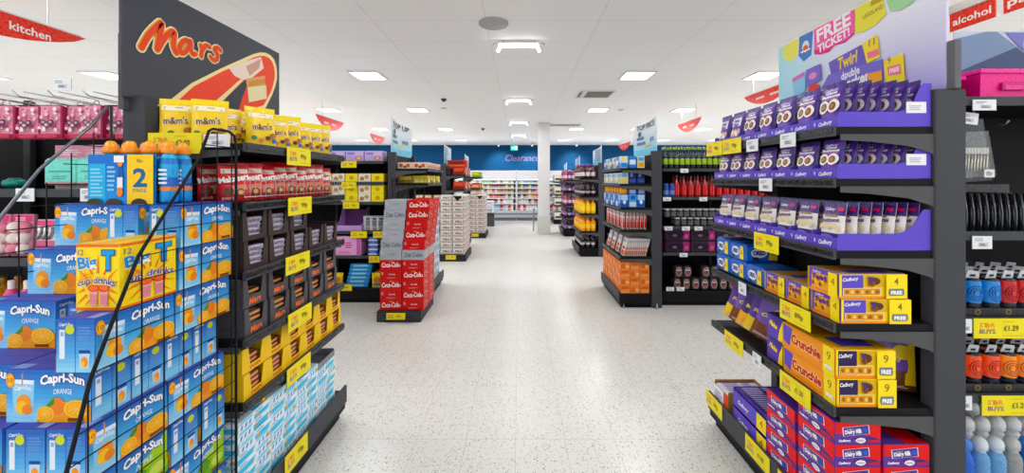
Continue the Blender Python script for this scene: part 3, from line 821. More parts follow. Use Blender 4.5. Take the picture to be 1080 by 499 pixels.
carton(4, -1.345, -1.233, 1.08, True, 'blue drink carton end-on fifth layer, right of another end-on carton')
carton(4, -1.46, -1.348, 1.08, True, 'blue drink carton end-on fifth layer, left of another end-on carton')
carton(4, -1.72, -1.47, 1.08, False, 'blue orange drink carton at left edge low in fifth layer')
carton(4, -1.345, -1.233, 1.335, True, 'blue orange drink carton fifth layer farther from camera behind mesh')
carton(4, -1.46, -1.348, 1.335, True, 'blue drink carton fifth layer inside far half')
carton(4, -1.72, -1.47, 1.2, False, 'blue drink carton fifth layer left, behind the edge carton')
for k in (5, 6, 7, 8):
    if k % 2:
        for j in range(4):
            g = CAPRIG if (k == 5 and j == 0) or (k == 7 and j > 1) else CAPRI
            if k == 5 and j < 2:
                continue
            carton(k, -1.483, -1.233, 1.08+.1325*j, False, 'blue drink carton end facing mesh, %s layer, %s' % (LNM[k], nthn(j, 4)), g)
        if k == 5:
            carton(k, -1.345, -1.233, 1.08, True, 'blue and green apple drink carton in sixth layer behind mesh', CAPRIG)
            carton(k, -1.46, -1.348, 1.08, True, 'blue drink carton sixth layer inside near half')
    else:
        for j in range(2):
            carton(k, -1.345, -1.233, 1.08+.255*j, True, 'blue drink carton picture facing mesh, %s layer, %s one' % (LNM[k], ('near', 'far')[j]), CAPRIG if j and k == 6 else CAPRI)
            carton(k, -1.46, -1.348, 1.08+.255*j, True, 'blue drink carton inside %s layer, %s one' % (LNM[k], ('near', 'far')[j]))
    for j in range(2):
        carton(k, -1.74, -1.49, 1.08+.125*j, False, 'blue drink carton left column %s layer, %s one' % (LNM[k], ('near', 'far')[j]))

# --- yellow box of cup drinks
w, d, h = .190, .134, .205
m = MB(); m.box(-w/2, w/2, -d/2, d/2, 0, h, C(250,220,50), 'card', .0015)
def bigt(f, w, h):
    f.rect(.001, .001, w-.001, h-.001, C(252,222,56))
    f.rect(.001, .001, w-.001, h*.05, C(236,120,40)); f.rect(.001, h*.95, w-.001, h-.001, C(236,120,40))
    rr = random.Random(3); cx, cy = w*.5, h*.36
    for k in range(14):
        a = 2*PI*k/14+.2; L = h*(.42+.1*rr.random()); r0 = h*.2
        p = lambda r, aa: (min(w*.98, max(w*.02, cx+r*math.cos(aa))), min(h*.93, max(h*.07, cy+r*math.sin(aa))))
        f.poly([p(r0, a-.10), p(L, a), p(r0, a+.10)], C(238,130,40))
    f.text('12', w*.12, h*.83, h*.09, C(60,90,160), w=w*.12)
    f.text('Big', w*.29, h*.64, h*.17, C(252,250,240), w=w*.44, bold=.06, rot=.14); f.text('Big', w*.29, h*.645, h*.17, C(40,140,206), w=w*.43, bold=.03, rot=.14)
    f.text('T', w*.75, h*.62, h*.28, C(30,70,150), w=w*.32, bold=.08); f.text('T', w*.75, h*.63, h*.27, C(60,160,220), w=w*.28, bold=.05)
    f.lines(w*.1, h*.46, w*.4, h*.58, 3, C(246,160,60))
    for cx, cc in ((.42, C(224,90,50)), (.66, C(226,70,60))):
        f.poly([(w*(cx-.10),h*.34), (w*(cx+.10),h*.34), (w*(cx+.075),h*.08), (w*(cx-.075),h*.08)], C(238,170,160))
        f.poly([(w*(cx-.085),h*.25), (w*(cx+.085),h*.25), (w*(cx+.07),h*.10), (w*(cx-.07),h*.10)], C(226,140,150))
        f.ell(w*cx, h*.34, w*.125, h*.055, cc, 16); f.ell(w*cx, h*.345, w*.10, h*.038, C(246,120,50), 14)
    f.text('cup drinks', w*.5, h*.36, h*.10, C(250,240,210), w=w*.86, bold=.08, arch=h*.05, shear=.1)
    f.text('cup drinks', w*.5, h*.365, h*.10, C(96,60,150), w=w*.85, bold=.02, arch=h*.05, shear=.1)
for mp, a in ((front(w,d,h), w), (backf(w,d,h), w), (rightf(w,d,h), d), (leftf(w,d,h), d)):
    bigt(Face(m, mp, .00012), a, h)
f = Face(m, topf(w,d,h), .0004); f.rect(.001, .001, w-.001, d-.001, C(246,206,80)); f.rect(0.001, d*.47, w-.001, d*.53, C(236,150,60))
put('drink_box', m.mesh('drink_box'), 'yellow box of twelve cup drinks standing among blue cartons', 'drink box', (-1.287, 1.255, LV[2]+H), PI/2)

# --- pack of blue bottles with orange caps
t = thing('bottle_pack', 'pack of eight blue squash bottles with orange caps in a card sleeve', 'bottle pack', (-1.48, 1.47, 1.51))
S = MB(); x0, x1, y0, y1, z0 = -1.595, -1.290, 1.405, 1.535, 1.5105
blu = C(40,140,214)
S.box(x0, x1-.055, y0, y0+.002, z0, z0+.185, blu); S.box(x0, x1-.055, y1-.002, y1, z0, z0+.185, blu)
S.box(x0, x0+.002, y0+.002, y1-.002, z0, z0+.185, blu); S.box(x0, x1-.055, y0+.002, y1-.002, z0+.001, z0+.003, blu)
f = Face(S, lambda x, y, l: (x0+x, y0-l, z0+y), .0005)
WW = x1-.055-x0
f.grad(.001, .001, WW-.001, .184, C(46,150,220), C(36,110,196), 4)
f.rect(.004, .02, WW*.26, .15, C(70,176,226)); f.lines(.01, .03, WW*.24, .14, 8, C(150,214,240))
f.lines(WW*.29, .05, WW*.42, .15, 6, C(150,206,236))
f.poly([(WW*.44,.03), (WW*.53,.03), (WW*.53,.11), (WW*.51,.15), (WW*.46,.15), (WW*.44,.11)], C(34,90,170)); f.ell(WW*.485, .155, WW*.04, .016, C(246,150,40), 12)
f.rect(WW*.445, .06, WW*.525, .10, C(240,240,240)); f.ell(WW*.485, .045, WW*.045, .018, C(240,140,40), 12)
f.rect(WW*.40, .155, WW*.55, .18, C(244,246,248))
f.rect(WW*.60, .001, WW*.985, .184, C(250,206,40)); f.text('2', WW*.79, .066, .068, C(40,100,150), w=.052, bold=.03); f.text('FREE', WW*.79, .045, .013, C(90,130,150), w=.05)
f.ell(WW*.78, .0, .03, .022, C(60,50,40), 10, 0, PI); f.ell(WW*.4, .0, .03, .022, C(60,50,40), 10, 0, PI); f.ell(WW*.12, .0, .03, .022, C(60,50,40), 10, 0, PI)
f.text('8x', WW*.79, .155, .014, C(120,110,60))
part('sleeve', S, t)
for j in range(2):
    for i in range(4):
        bx_, by_ = x0+.046+.0735*i, y0+.037+.060*j
        B = MB(); r = .028
        B.lathe([(r*.9, .004, C(40,150,214)), (r, .012, C(44,156,220)), (r, .05, C(240,140,60)), (r, .065, C(36,110,196)), (r*.93, .10, C(60,170,226)), (r, .15, C(36,120,200)), (r*.9, .172, C(70,180,226)), (r*.6, .19, C(240,130,40)), (r*.55, .195)], 14, blu, 'plastic', (bx_, by_, z0))
        if i == 3:
            for z in range(4): B.box(bx_-.014, bx_+.014, by_-r-.0012, by_-r+.004, z0+.075+z*.016, z0+.083+z*.016, WHT, 'card')
        b = part('bottle', B, t)
        K = MB(); oc = C(244,150,30)
        K.lathe([(r*.80, .190, oc), (r*.86, .196, oc), (r*.86, .212, oc), (r*.62, .216, C(250,170,50)), (r*.60, .228, C(250,170,50)), (r*.42, .236, oc), (r*.30, .238, oc)], 14, oc, 'plastic', (bx_, by_, z0))
        part('cap', K, b, 'orange sports cap')

# --- wire mesh display holding the cartons
t = thing('wire_display', 'tall black wire mesh display holding blue drink cartons', 'wire display', (-1.45, 1.3, 0))
BK = C(26,27,30); GR = C(120,122,128)
XS = -1.192
edge = [(1.46,1.79), (1.42,1.69), (1.30,1.52), (1.189,1.362), (1.115,1.19), (1.056,1.046), (1.0,.83), (.97,.60), (.955,.35), (.95,.10)]
def zedge(y):
    for (a, za), (b, zb) in zip(edge, edge[1:]):
        if b <= y <= a: return zb+(za-zb)*(y-b)/(a-b)
    return 1.79
def yedge(z):
    for (a, za), (b, zb) in zip(edge, edge[1:]):
        if zb <= z <= za: return b+(a-b)*(z-zb)/(za-zb)
    return .95
for X, c1, nm, lab in ((XS, BK, 'side_panel', 'black wire side panel towards the aisle'), (-1.68, BK, 'side_panel', 'wire side panel with a pale sloping edge on the left')):
    m = MB()
    yy = 1.575
    while yy > .96:
        zt = 1.79 if yy > 1.46 else zedge(yy)
        lo = .10 if X == XS else (1.362 if yy > 1.535 else 1.515 if yy > 1.415 else 1.362 if yy > 1.32 else 1.207)
        if lo >= zt: yy -= .075; continue
        m.tube([(X, yy, lo), (X, yy, zt)], .0022, c1, 'powder', 5); yy -= .075
    zz = .16
    while zz < 1.78:
        ye = 1.595 if X == XS else (1.56 if zz > 1.515 else 1.41 if zz > 1.362 else 1.315)
        if X == XS or zz > 1.21: m.tube([(X, yedge(zz), zz), (X, ye, zz)], .0019, c1, 'powder', 5)
        zz += .075
    p = part(nm, m, t, lab)
    m = MB()
    pts = ([(X, 1.60, .0), (X, 1.60, 1.74), (X, 1.59, 1.785), (X, 1.56, 1.80), (X, 1.48, 1.80)] if X == XS else [(X, 1.565, 1.515), (X, 1.565, 1.905), (X, 1.55, 1.90)])+[(X, a, b) for a, b in (edge if X == XS else [(1.487, 1.81), (1.33, 1.637), (1.228, 1.477)]+edge[4:])]
    m.tube(pts, .0052, BK if X == XS else GR, 'powder' if X == XS else 'steel', 8)
    part('frame', m, p)
m = MB()
m.tube([(XS, .95, .10), (-1.68, .95, .10)], .005, BK); m.tube([(XS, 1.60, .10), (-1.68, 1.60, .10)], .005, BK)
for k in range(7): m.tube([(XS-.07*k-.03, .95, .105), (XS-.07*k-.03, 1.6, .105)], .003, BK)
m.tube([(-1.75, 1.02, .108), (XS, 1.02, .108)], .0035, BK)
part('bottom_rack', m, t)

# --- yellow sweet pouches on the top shelf
rp = random.Random(5)
def ypouch(var):
    Y1, Y2 = C(250,214,26), C(244,196,20)
    m, f = pouch(.135, .195, .048, lambda u, v, s: Y1 if v < .93 else C(252,226,70))
    f.rect(-.055, .142, .055, .165, C(250,244,214), nx=6, ny=2); f.lines(-.05, .146, .05, .163, 2, C(190,160,60), .5)
    f.text("m&m's", 0, .082, .030, C(250,246,230), w=.090, bold=.06, rot=.08); f.text("m&m's", 0, .083, .030, C(98,62,36), w=.086, bold=.02, rot=.08)
    cols = [C(226,60,40), C(60,130,70), C(240,140,30), C(90,60,40), C(50,110,190)]
    for k in range(4):
        f.ell(-.045+.03*k+.005*var, .03+.012*((k+var) % 2), .012, .011, cols[(k+var) % 5], 10)
    f.ell(.045, .055, .016, .014, C(170,110,50), 10)
    return m.mesh('sweet_pouch')
YP = [ypouch(0), ypouch(1)]
n = 15
for i in range(n):
    y = 1.735+.0585*i
    x = (-1.43, -1.295)[i % 2]
    rz = PI/2-.62+rp.uniform(-.05, .05)
    if i == 0: x, y, rz = -1.52, 1.69, .40
    if i == 1: x, y, rz = -1.385, 1.70, .50
    put('sweet_pouch', YP[i % 2], 'yellow sweet pouch, %s, under the dark header board' % nthn(i, n), 'sweet pouch', (x, y, 1.7605), rz, None, rp.uniform(-.11, -.06), 0).scale = (1, 1, rp.uniform(.90, 1.06))
# --- red sweet pouches behind the wire fence
def rpouch():
    R1, R2 = C(222,26,32), C(176,14,22)
    m, f = pouch(.120, .185, .046, lambda u, v, s: R2 if (v < .18 or v > .93) else R1)
    f.rect(-.05, .136, .052, .158, C(240,226,214), nx=6); f.lines(-.045, .140, .045, .156, 2, C(190,90,80))
    f.text('Maltesers', 0, .098, .030, C(255,250,245), w=.116, bold=.04, rot=.16, grow=.3)
    f.poly([(-.05,.05), (-.01,.078), (.04,.085), (.045,.062), (.0,.036)], C(226,150,130))
    f.ell(-.028, .052, .020, .020, C(110,56,34), 12); f.ell(.018, .045, .018, .018, C(120,64,40), 12); f.ell(.018, .045, .011, .011, C(236,190,120), 10)
    f.text('pouch', -.03, .012, .014, C(250,226,220), w=.04, bold=.01)
    return m.mesh('sweet_pouch')
RP = rpouch(); n = 18
for i in range(n):
    y = 1.70+.0475*i; x = (-1.275, -1.405)[i % 2]
    put('sweet_pouch', RP, 'red sweet pouch behind the wire fence, %s' % nthn(i, n), 'sweet pouch', (x, y, 1.5005), PI/2-.60+rp.uniform(-.04, .04), None, rp.uniform(-.08, -.05)).scale = (1, 1, rp.uniform(.92, 1.06))

# --- open fronted cartons with bars inside
def tray_carton(w, h, d, col, inner, cut=.62, lip=.032, mark=None, mcol=None, skew=0.0, t=.003):
    m = MB()
    m.box(-w/2, -w/2+t, -d/2, d/2, 0, h, col); m.box(w/2-t, w/2, -d/2, d/2, 0, h, col)
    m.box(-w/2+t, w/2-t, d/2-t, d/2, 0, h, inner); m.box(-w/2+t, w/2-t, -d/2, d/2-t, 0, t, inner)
    a = w*cut/2; b = a*.72
    poly = [(-w/2, 0), (w/2, 0), (w/2, h), (a+skew*w, h), (b+skew*w, lip), (-b+skew*w, lip), (-a+skew*w, h), (-w/2, h)]
    m.prism(poly, lambda x, z, l: (x, -d/2-l, z), 0, t, col)
    f = Face(m, lambda x, y, l: (x, -d/2-t-l, y), .0005)
    if mark: f.text(mark, skew*w, lip*.25, lip*.55, mcol, w=w*.52, bold=.03, shear=.15, rot=.05)
    return m
def bar(w, h, d, col, tcol, txt):
    m = MB(); m.box(-w/2+.008, w/2-.008, -d/2, d/2, 0, h, col, 'foil', .004)
    for s in (-1, 1): m.box(min(s*w/2, s*(w/2-.009)), max(s*w/2, s*(w/2-.009)), -d/2+.002, d/2-.002, h*.42, h*.58, col, 'foil')
    f = Face(m, lambda x, y, l: (x, -d/2-l, y), .0005, 'foil')
    if txt: f.text(txt, 0, h*.2, h*.62, tcol, w=w*.66, bold=.03, shear=.15)
    else: f.rect(-w*.34, h*.25, w*.30, h*.75, tcol)
    f = Face(m, lambda x, y, l: (x, y, h+l), .0005, 'foil'); f.rect(-w*.3, -d*.25, w*.3, d*.25, tcol)
    return m.mesh('chocolate_bar')
def carton_row(shelf, z, name, cm, barme, w, h, d, cols, xf, y0, pitch, nb, desc, bdesc, bh, tiers):
    for c in range(cols):
        for tr in range(tiers(c)):
            y = y0+pitch*c; x = xf-d/2-.004-(.0 if tr == 0 else .006)
            where = '%s column, %s tier, %s shelf of dark header display' % (nthn(c, cols).replace(' from near end', ''), ('lower', 'upper')[tr], shelf)
            put('carton', cm, '%s, %s' % (desc, where), 'carton', (x, y, z+.0005+tr*(h+.0008)), PI/2)
            for b in range(nb(c, tr)):
                put('chocolate_bar', barme, bdesc+' in open carton, %s column, %s tier, %s shelf' % (nthn(c, cols).replace(' from near end', ''), ('lower', 'upper')[tr], shelf),
                    'chocolate bar', (xf-.031-.006*tr-rp.uniform(0, .006), y+rp.uniform(-.003, .003), z+.004+tr*(h+.0008)+.0005+b*(bh+.0006)), PI/2+rp.uniform(-.06, .06), 'bars in one open carton, %s %d %d' % (shelf, c, tr))
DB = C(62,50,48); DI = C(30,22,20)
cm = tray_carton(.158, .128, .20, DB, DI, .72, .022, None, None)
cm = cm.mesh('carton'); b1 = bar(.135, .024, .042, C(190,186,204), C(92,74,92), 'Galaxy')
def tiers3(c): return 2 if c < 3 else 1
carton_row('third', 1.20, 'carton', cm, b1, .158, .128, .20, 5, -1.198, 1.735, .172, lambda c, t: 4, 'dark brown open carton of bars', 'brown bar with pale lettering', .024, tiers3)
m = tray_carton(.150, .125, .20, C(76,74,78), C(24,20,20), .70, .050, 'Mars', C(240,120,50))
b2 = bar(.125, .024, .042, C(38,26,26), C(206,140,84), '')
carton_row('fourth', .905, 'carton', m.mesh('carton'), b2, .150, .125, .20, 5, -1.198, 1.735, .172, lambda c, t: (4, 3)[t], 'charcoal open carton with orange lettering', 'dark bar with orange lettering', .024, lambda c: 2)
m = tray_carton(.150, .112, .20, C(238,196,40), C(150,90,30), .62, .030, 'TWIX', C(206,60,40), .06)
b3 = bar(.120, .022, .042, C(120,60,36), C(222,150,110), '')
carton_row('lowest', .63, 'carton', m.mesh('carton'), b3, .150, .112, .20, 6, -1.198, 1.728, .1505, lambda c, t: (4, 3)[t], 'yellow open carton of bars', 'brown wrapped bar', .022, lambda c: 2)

# --- flat pale blue and white boxes on the base
def flatbox(v):
    w, d, h = .212, .22, .045; m = MB(); m.box(-w/2, w/2, -d/2, d/2, 0, h, C(206,232,244), 'card', .001)
    for mp, a in ((front(w,d,h), w), (leftf(w,d,h), d), (rightf(w,d,h), d), (topf(w,d,h), w)):
        f = Face(m, mp, .0001); hh = d if a == w and mp(0,0,0)[2] > .01 else h
        f.rect(.001, .001, a-.001, hh-.001, C(236,244,250))
        s = .46 if v else .0
        f.poly([(a*s+.001,.001), (a*(s+.44),.001), (a*(s+.52),hh*.52), (a*s+.001,hh*.52)], C(84,194,228))
        f.poly([(a*(.52-s*1.1),hh*.62), (a*(.90-s*1.1),hh*.62), (a*(.96-s*1.1),hh-.001), (a*(.58-s*1.1),hh-.001)], C(150,214,238))
        for q in range(3):
            u = (.60 if not v else .06)+.12*q
            f.poly([(a*u,hh*.12), (a*(u+.05),hh*.12), (a*(u+.08),hh*.5), (a*(u+.03),hh*.5)], C(70,130,200))
        f.lines(a*(.04+s), hh*.64, a*(.30+s), hh*.94, 2, C(96,156,210), .5)
        f.ell(a*(.56 if v else .94), hh*.3, min(.010, a*.05), min(.010, hh*.25), C(214,176,90), 10)
    return m.mesh('snack_box')
FB = [flatbox(0), flatbox(1)]
for c, nl in enumerate((8, 8, 7, 6)):
    for k in range(nl):
        put('snack_box', FB[rp.randrange(2)], 'pale blue and white flat box, %s stack, %s layer on base' % (nthn(c, 4).replace(' from near end', ''), nthu(k, nl)), 'snack box',
            (-1.32+rp.uniform(-.004, .004), 1.745+.215*c, .1755+k*.0462), PI/2+rp.uniform(-.02, .02))
# loose wrapped bars and a bent grey tray thrown on top of the stacks
lb1 = bar(.11, .022, .04, C(236,196,40), C(120,60,40), ''); lb2 = bar(.11, .022, .04, C(150,200,236), C(250,250,252), '')
put('chocolate_bar', lb1, 'loose yellow wrapped bar lying on the pale blue boxes', 'chocolate bar', (-1.25, 1.78, .1755+8*.0462+.001), 1.0)
for k in range(5):
    put('chocolate_bar', lb2, 'loose blue wrapped bar on nearest pale blue stack, %s' % nthn(k, 5).replace('near end', 'left'), 'chocolate bar', (-1.38, 1.715+.075*k, .1755+8*.0462+.001), .2+.3*k) if k < 3 else None
m = MB(); m.box(-.10, .10, -.11, .11, 0, .003, C(120,122,126), 'card'); m.box(-.10, .10, -.113, -.110, 0, .035, C(132,134,138), 'card'); m.box(-.10, .10, .110, .113, 0, .03, C(120,122,126), 'card')
m.box(-.10, -.097, -.11, .11, 0, .035, C(120,122,126), 'card'); m.box(.097, .10, -.11, .11, 0, .045, C(128,130,134), 'card')
put('display_tray', m.mesh('display_tray'), 'empty grey card tray on the farthest pale blue stack', 'tray', (-1.32, 2.385, .1755+6*.0462+.0008), PI/2)
# ================================================================== purple display on the right
PU = C(98,80,190); PD = C(66,44,120); PUL = C(124,104,200); PX = C(44,28,78)
def shelf_tray(w, d, h, hb, side_h):
    """open card tray facing -y; sides keep side_h and sweep up to hb at the back"""
    m = MB(); t = .003
    m.box(-w/2, w/2, -d/2, d/2, 0, t, PU); m.box(-w/2, w/2, d/2-t, d/2, 0, hb, PU)
    m.box(-w/2, w/2, -d/2, -d/2+t, t, h, PU)
    poly = [(-d/2, 0), (d/2, 0), (d/2, hb), (d/2-.03, hb), (d/2-.045, hb-.02), (d/2-.07, side_h+(hb-side_h)*.35), (d/2-.11, side_h+.006), (d/2-.14, side_h), (-d/2+.01, side_h), (-d/2, h)]
    for sx in (-1, 1):
        m.prism(poly, lambda a, b, l, sx=sx: (sx*(w/2-l), a, b), 0, t, PU)
    f = Face(m, lambda x, y, l: (x-w/2, -d/2-l, y), .0005)
    f.text('Cadbury', w*.56, h*.34, min(h*.36, .019), C(246,244,252), w=w*.52, bold=.03, shear=.3, rot=.08)
    f.rect(w*.12, h*.38, w*.17, h*.68, C(220,214,240))
    return m.mesh('shelf_tray')
def eyebag(kind, w=.116, h=.186, d=.040):
    if kind == 'white':
        cf = lambda u, v, s: (PD if v < .30 or v > .72 else C(240,236,232)) if s < 0 else C(214,210,214)
    else:
        cf = lambda u, v, s: (PD if (v > .90 or u < .08 or u > .92) else C(106,62,172)) if s < 0 else C(70,44,126)
    m, f = pouch(w, h, d, cf, .09, 8, 10)
    if kind == 'brown':
        f.text('Cadbury', -.005, .152, .011, C(246,240,250), w=.07, bold=.02, shear=.3)
        f.text('Giant', 0, .139, .011, C(250,246,252), w=.06, bold=.05); f.text('Buttons', 0, .124, .012, C(250,246,252), w=.09, bold=.05)
        f.rect(-.04, .1165, .04, .1195, C(220,150,150))
        for sx, c in ((-1, C(120,86,40)), (1, C(134,66,36))):
            f.ell(sx*.0245, .086, .0265, .028, C(246,242,240), 18); f.ell(sx*.0225, .085, .016, .018, c, 14); f.ell(sx*.0225, .085, .010, .011, mixc(c, C(220,180,120), .35), 10)
        f.lines(-.05, .008, .04, .024, 2, C(150,130,200))
    elif kind == 'white':
        f.rect(.022, .150, .05, .164, C(226,60,110), nx=3); f.text('Cadbury', -.012, .150, .013, C(246,240,250), w=.05, bold=.02, shear=.3)
        f.text('White', 0, .122, .014, C(150,120,96), w=.07, bold=.05, rot=.1); f.text('Buttons', 0, .102, .016, C(110,80,130), w=.09, bold=.05, rot=.08)
        for k in range(5): f.ell(-.04+.02*k, .080+.008*(k % 2), .013, .011, C(226,206,170), 10)
        f.ell(0, .03, .04, .02, C(130,110,200), 16); f.lines(-.035, .02, .03, .04, 2, C(240,230,250))
    elif kind == 'eggs':
        f.rect(-.04, .10, .04, .15, C(238,236,246), nx=4); f.text('Mini', 0, .124, .018, C(90,60,150), w=.05, bold=.05); f.text('Eggs', 0, .104, .016, C(90,60,150), w=.05, bold=.05)
        for k in range(6): f.ell(-.036+.0145*k, .05+.015*(k % 2), .013, .017, [C(240,226,90), C(240,240,244), C(226,170,200)][k % 3], 10)
        f.rect(-.045, .01, .045, .03, C(238,214,60), nx=3)
    return m.mesh('chocolate_pouch')
EB = {k: eyebag(k) for k in ('brown', 'white', 'eggs')}
rq = random.Random(11)
TW = .137; XF = 1.285; TD = .378
def tray_row(z, nm, me_tray, kindf, hh, nb_near, nb, bagz):
    for c in range(7):
        y = 1.5285+TW/2+TW*c+.0005*c
        put('shelf_tray', me_tray, 'purple display tray of pouches, %s on %s shelf of purple header display' % (nthn(c, 7).replace('from near end', 'nearest'), nm), 'tray', (XF+TD/2, y, z+.0006), -PI/2)
        k = nb_near if c == 0 else nb
        for b in range(k):
            x = XF+.034+b*(TD-.05)/(nb_near-.4)
            kd = kindf(c, b)
            put('chocolate_pouch', EB[kd], '%s pouch %s in tray, %s tray on %s shelf' % ({'brown':'purple chocolate buttons','white':'white and purple buttons','eggs':'yellow and lilac mini eggs'}[kd], ('at front','second','third','fourth','fifth','sixth','at back')[b], nthn(c, 7).replace('from near end', 'nearest'), nm),
                'chocolate pouch', (x, y+rq.uniform(-.003, .003), z+.0045), -PI/2+rq.uniform(-.03, .03), None, rq.uniform(-.09, -.06), 0).scale = (1, 1, .86 if z > 1.5 and z < 1.7 else 1)
T1 = shelf_tray(TW-.001, TD, .044, .175, .060); T3 = shelf_tray(TW-.001, TD, .050, .165, .068)
tray_row(1.815, 'topmost', T1, lambda c, b: 'eggs' if c >= 5 else 'brown', .18, 7, 3, 0)
tray_row(1.605, 'second', T1, lambda c, b: 'brown', .18, 7, 3, 0)
tray_row(1.315, 'third', T3, lambda c, b: 'white', .18, 7, 3, 0)
# white tickets on the near tray sides: separate cards stuck on
for z, nm in ((1.815, 'topmost'), (1.605, 'second')):
    m = MB(); m.box(-.04, .04, -.0012, 0, 0, .045, C(238,238,240)); f = Face(m, lambda x, y, l: (x-.04, -.0012-l, y), .0004); f.lines(.012, .012, .06, .034, 3, C(176,176,184))
    put('price_card', m.mesh('price_card'), 'white price card on side of nearest purple tray, %s shelf' % nm, 'price card', (1.60, 1.5270, z+.055), 0)

# --- multipack boxes and packs
def multibox(w, d, h, big, num, col, end='yellow', ends=True):
    """long box; front (-y) art with a word, ends (+-x) with the yellow offer panel"""
    m = MB(); m.box(-w/2, w/2, -d/2, d/2, 0, h, col, 'card', .0012)
    for mp in (front(w,d,h), backf(w,d,h)):
        f = Face(m, mp, .0005); f.rect(.001, .001, w-.001, h-.001, col); f.rect(.001, .001, w-.001, h*.14, C(244,150,40))
        if num == '9':
            f.poly([(.001,h*.14), (w*.72,h*.14), (w*.80,h*.9), (.001,h*.94)], C(240,160,50)); f.poly([(.001,h*.3), (w*.14,h*.16), (w*.2,h*.9), (.001,h*.95)], PU)
            f.text('Crunchie', w*.47, h*.36, h*.34, C(255,230,170), w=w*.60, bold=.10, grow=-.15); f.text('Crunchie', w*.47, h*.36, h*.34, C(196,50,30), w=w*.58, bold=.05, grow=-.15)
            f.rect(w*.80, .001, w-.001, h-.001, C(248,222,40)); f.text('9', w*.90, h*.52, h*.30, C(160,110,50)); f.text('FREE', w*.9, h*.2, h*.12, C(240,240,240), w=w*.12, bold=.06)
        else:
            f.poly([(w*.10,h*.16), (w*.66,h*.16), (w*.66,h*.8), (w*.10,h*.8)], C(238,170,60))
            for k in range(6): f.ell(w*(.16+.085*k), h*(.36+.1*(k % 3)), w*.05, h*.10, [C(140,80,40), C(236,196,90), C(206,120,40)][k % 3], 9)
            f.text(big, w*.38, h*.56, h*.20, C(90,50,130), w=w*.5, bold=.06); f.text('Cadbury', w*.32, h*.84, h*.09, WHT, w=w*.3, bold=.02, shear=.3)
            f.rect(w*.70, .001, w-.001, h-.001, C(248,222,40)); f.text(num, w*.85, h*.5, h*.30, C(160,110,50))
    for mp in (rightf(w,d,h), leftf(w,d,h)):
        f = Face(m, mp, .0005)
        f.rect(.001, .001, d-.001, h-.001, C(250,222,40)); f.rect(.001, .001, d-.001, h*.10, C(246,150,40))
        f.rect(.001, h*.10, d*.66, h-.001, C(250,220,60))
        f.rect(d*.04, h*.12, d*.36, h*.96, PX if num == '9' else PU); f.rect(d*.36, h*.48, d*.66, h*.96, C(226,180,50))
        f.text('Cadbury', d*.17, h*.74, h*.13, WHT, w=d*.24, bold=.03, shear=.3, rot=.1)
        f.rect(d*.05, h*.14, d*.62, h*.44, C(244,230,190)); f.rect(d*.06, h*.16, d*.61, h*.42, C(226,160,70))
        for k in range(7): f.ell(d*(.11+.075*k), h*.29, d*.03, h*.08, [C(170,100,40), C(240,200,110)][k % 2], 8)
        f.ell(d*.52, h*.72, d*.08, h*.15, C(90,50,30), 12); f.ell(d*.47, h*.62, d*.05, h*.12, C(130,70,36), 10); f.poly([(d*.40,h*.9), (d*.46,h*.6), (d*.5,h*.9)], C(70,50,120))
        f.rect(d*.68, h*.02, d-.001, h-.001, C(252,226,40)); f.text(num, d*.83, h*.58, h*.28, C(150,110,50), bold=.01)
        f.poly([(d*.73,h*.14), (d*.93,h*.14), (d*.95,h*.24), (d*.94,h*.42), (d*.72,h*.42), (d*.71,h*.24)], C(120,124,130)); f.text('FREE', d*.83, h*.2, h*.14, C(250,250,250), w=d*.17, bold=.05)
    f = Face(m, topf(w,d,h), .0005); f.rect(.001, .001, w-.001, d-.001, mixc(col, C(250,214,50), .55)); f.rect(w*.1, d*.1, w*.5, d*.9, C(226,150,50)); f.rect(w*.6, d*.2, w*.9, d*.8, PU)
    return m.mesh('chocolate_box')
# aisle face -> front after rz=-90: local -x end faces +y, +x end faces -y (the camera)
BX4 = multibox(.150, .275, .100, 'Twirl', '4', C(110,84,180))
BX9 = multibox(.300, .235, .116, 'Crunchie', '9', C(236,150,50))
for k in range(2):
    put('chocolate_box', BX4, 'yellow and purple four pack box, %s of two stacked at near end of fourth shelf' % ('lower', 'upper')[k], 'chocolate box', (1.30+.1375-.014*k, 1.605, 1.0206+.1008*k), -PI/2+.03*k)
for c in range(2):
    for k in range(1):
        put('chocolate_box', BX4, 'yellow and purple four pack box, %s single box beside blue packs on fourth shelf' % ('nearer', 'farther')[c], 'chocolate box', (1.30+.1375, 1.765+.156*c, 1.0206), -PI/2)
put('chocolate_box', BX4, 'purple four pack box set back behind single boxes on fourth shelf', 'chocolate box', (1.50, 1.84, 1.0206+.101), -PI/2+.04) if False else None
for k in range(2):
    put('chocolate_box', BX9, 'orange nine pack box, %s of two stacked at near end of fifth shelf' % ('lower', 'upper')[k], 'chocolate box', (1.404-.004*k, 1.685, .6806+.117*k), -PI/2)
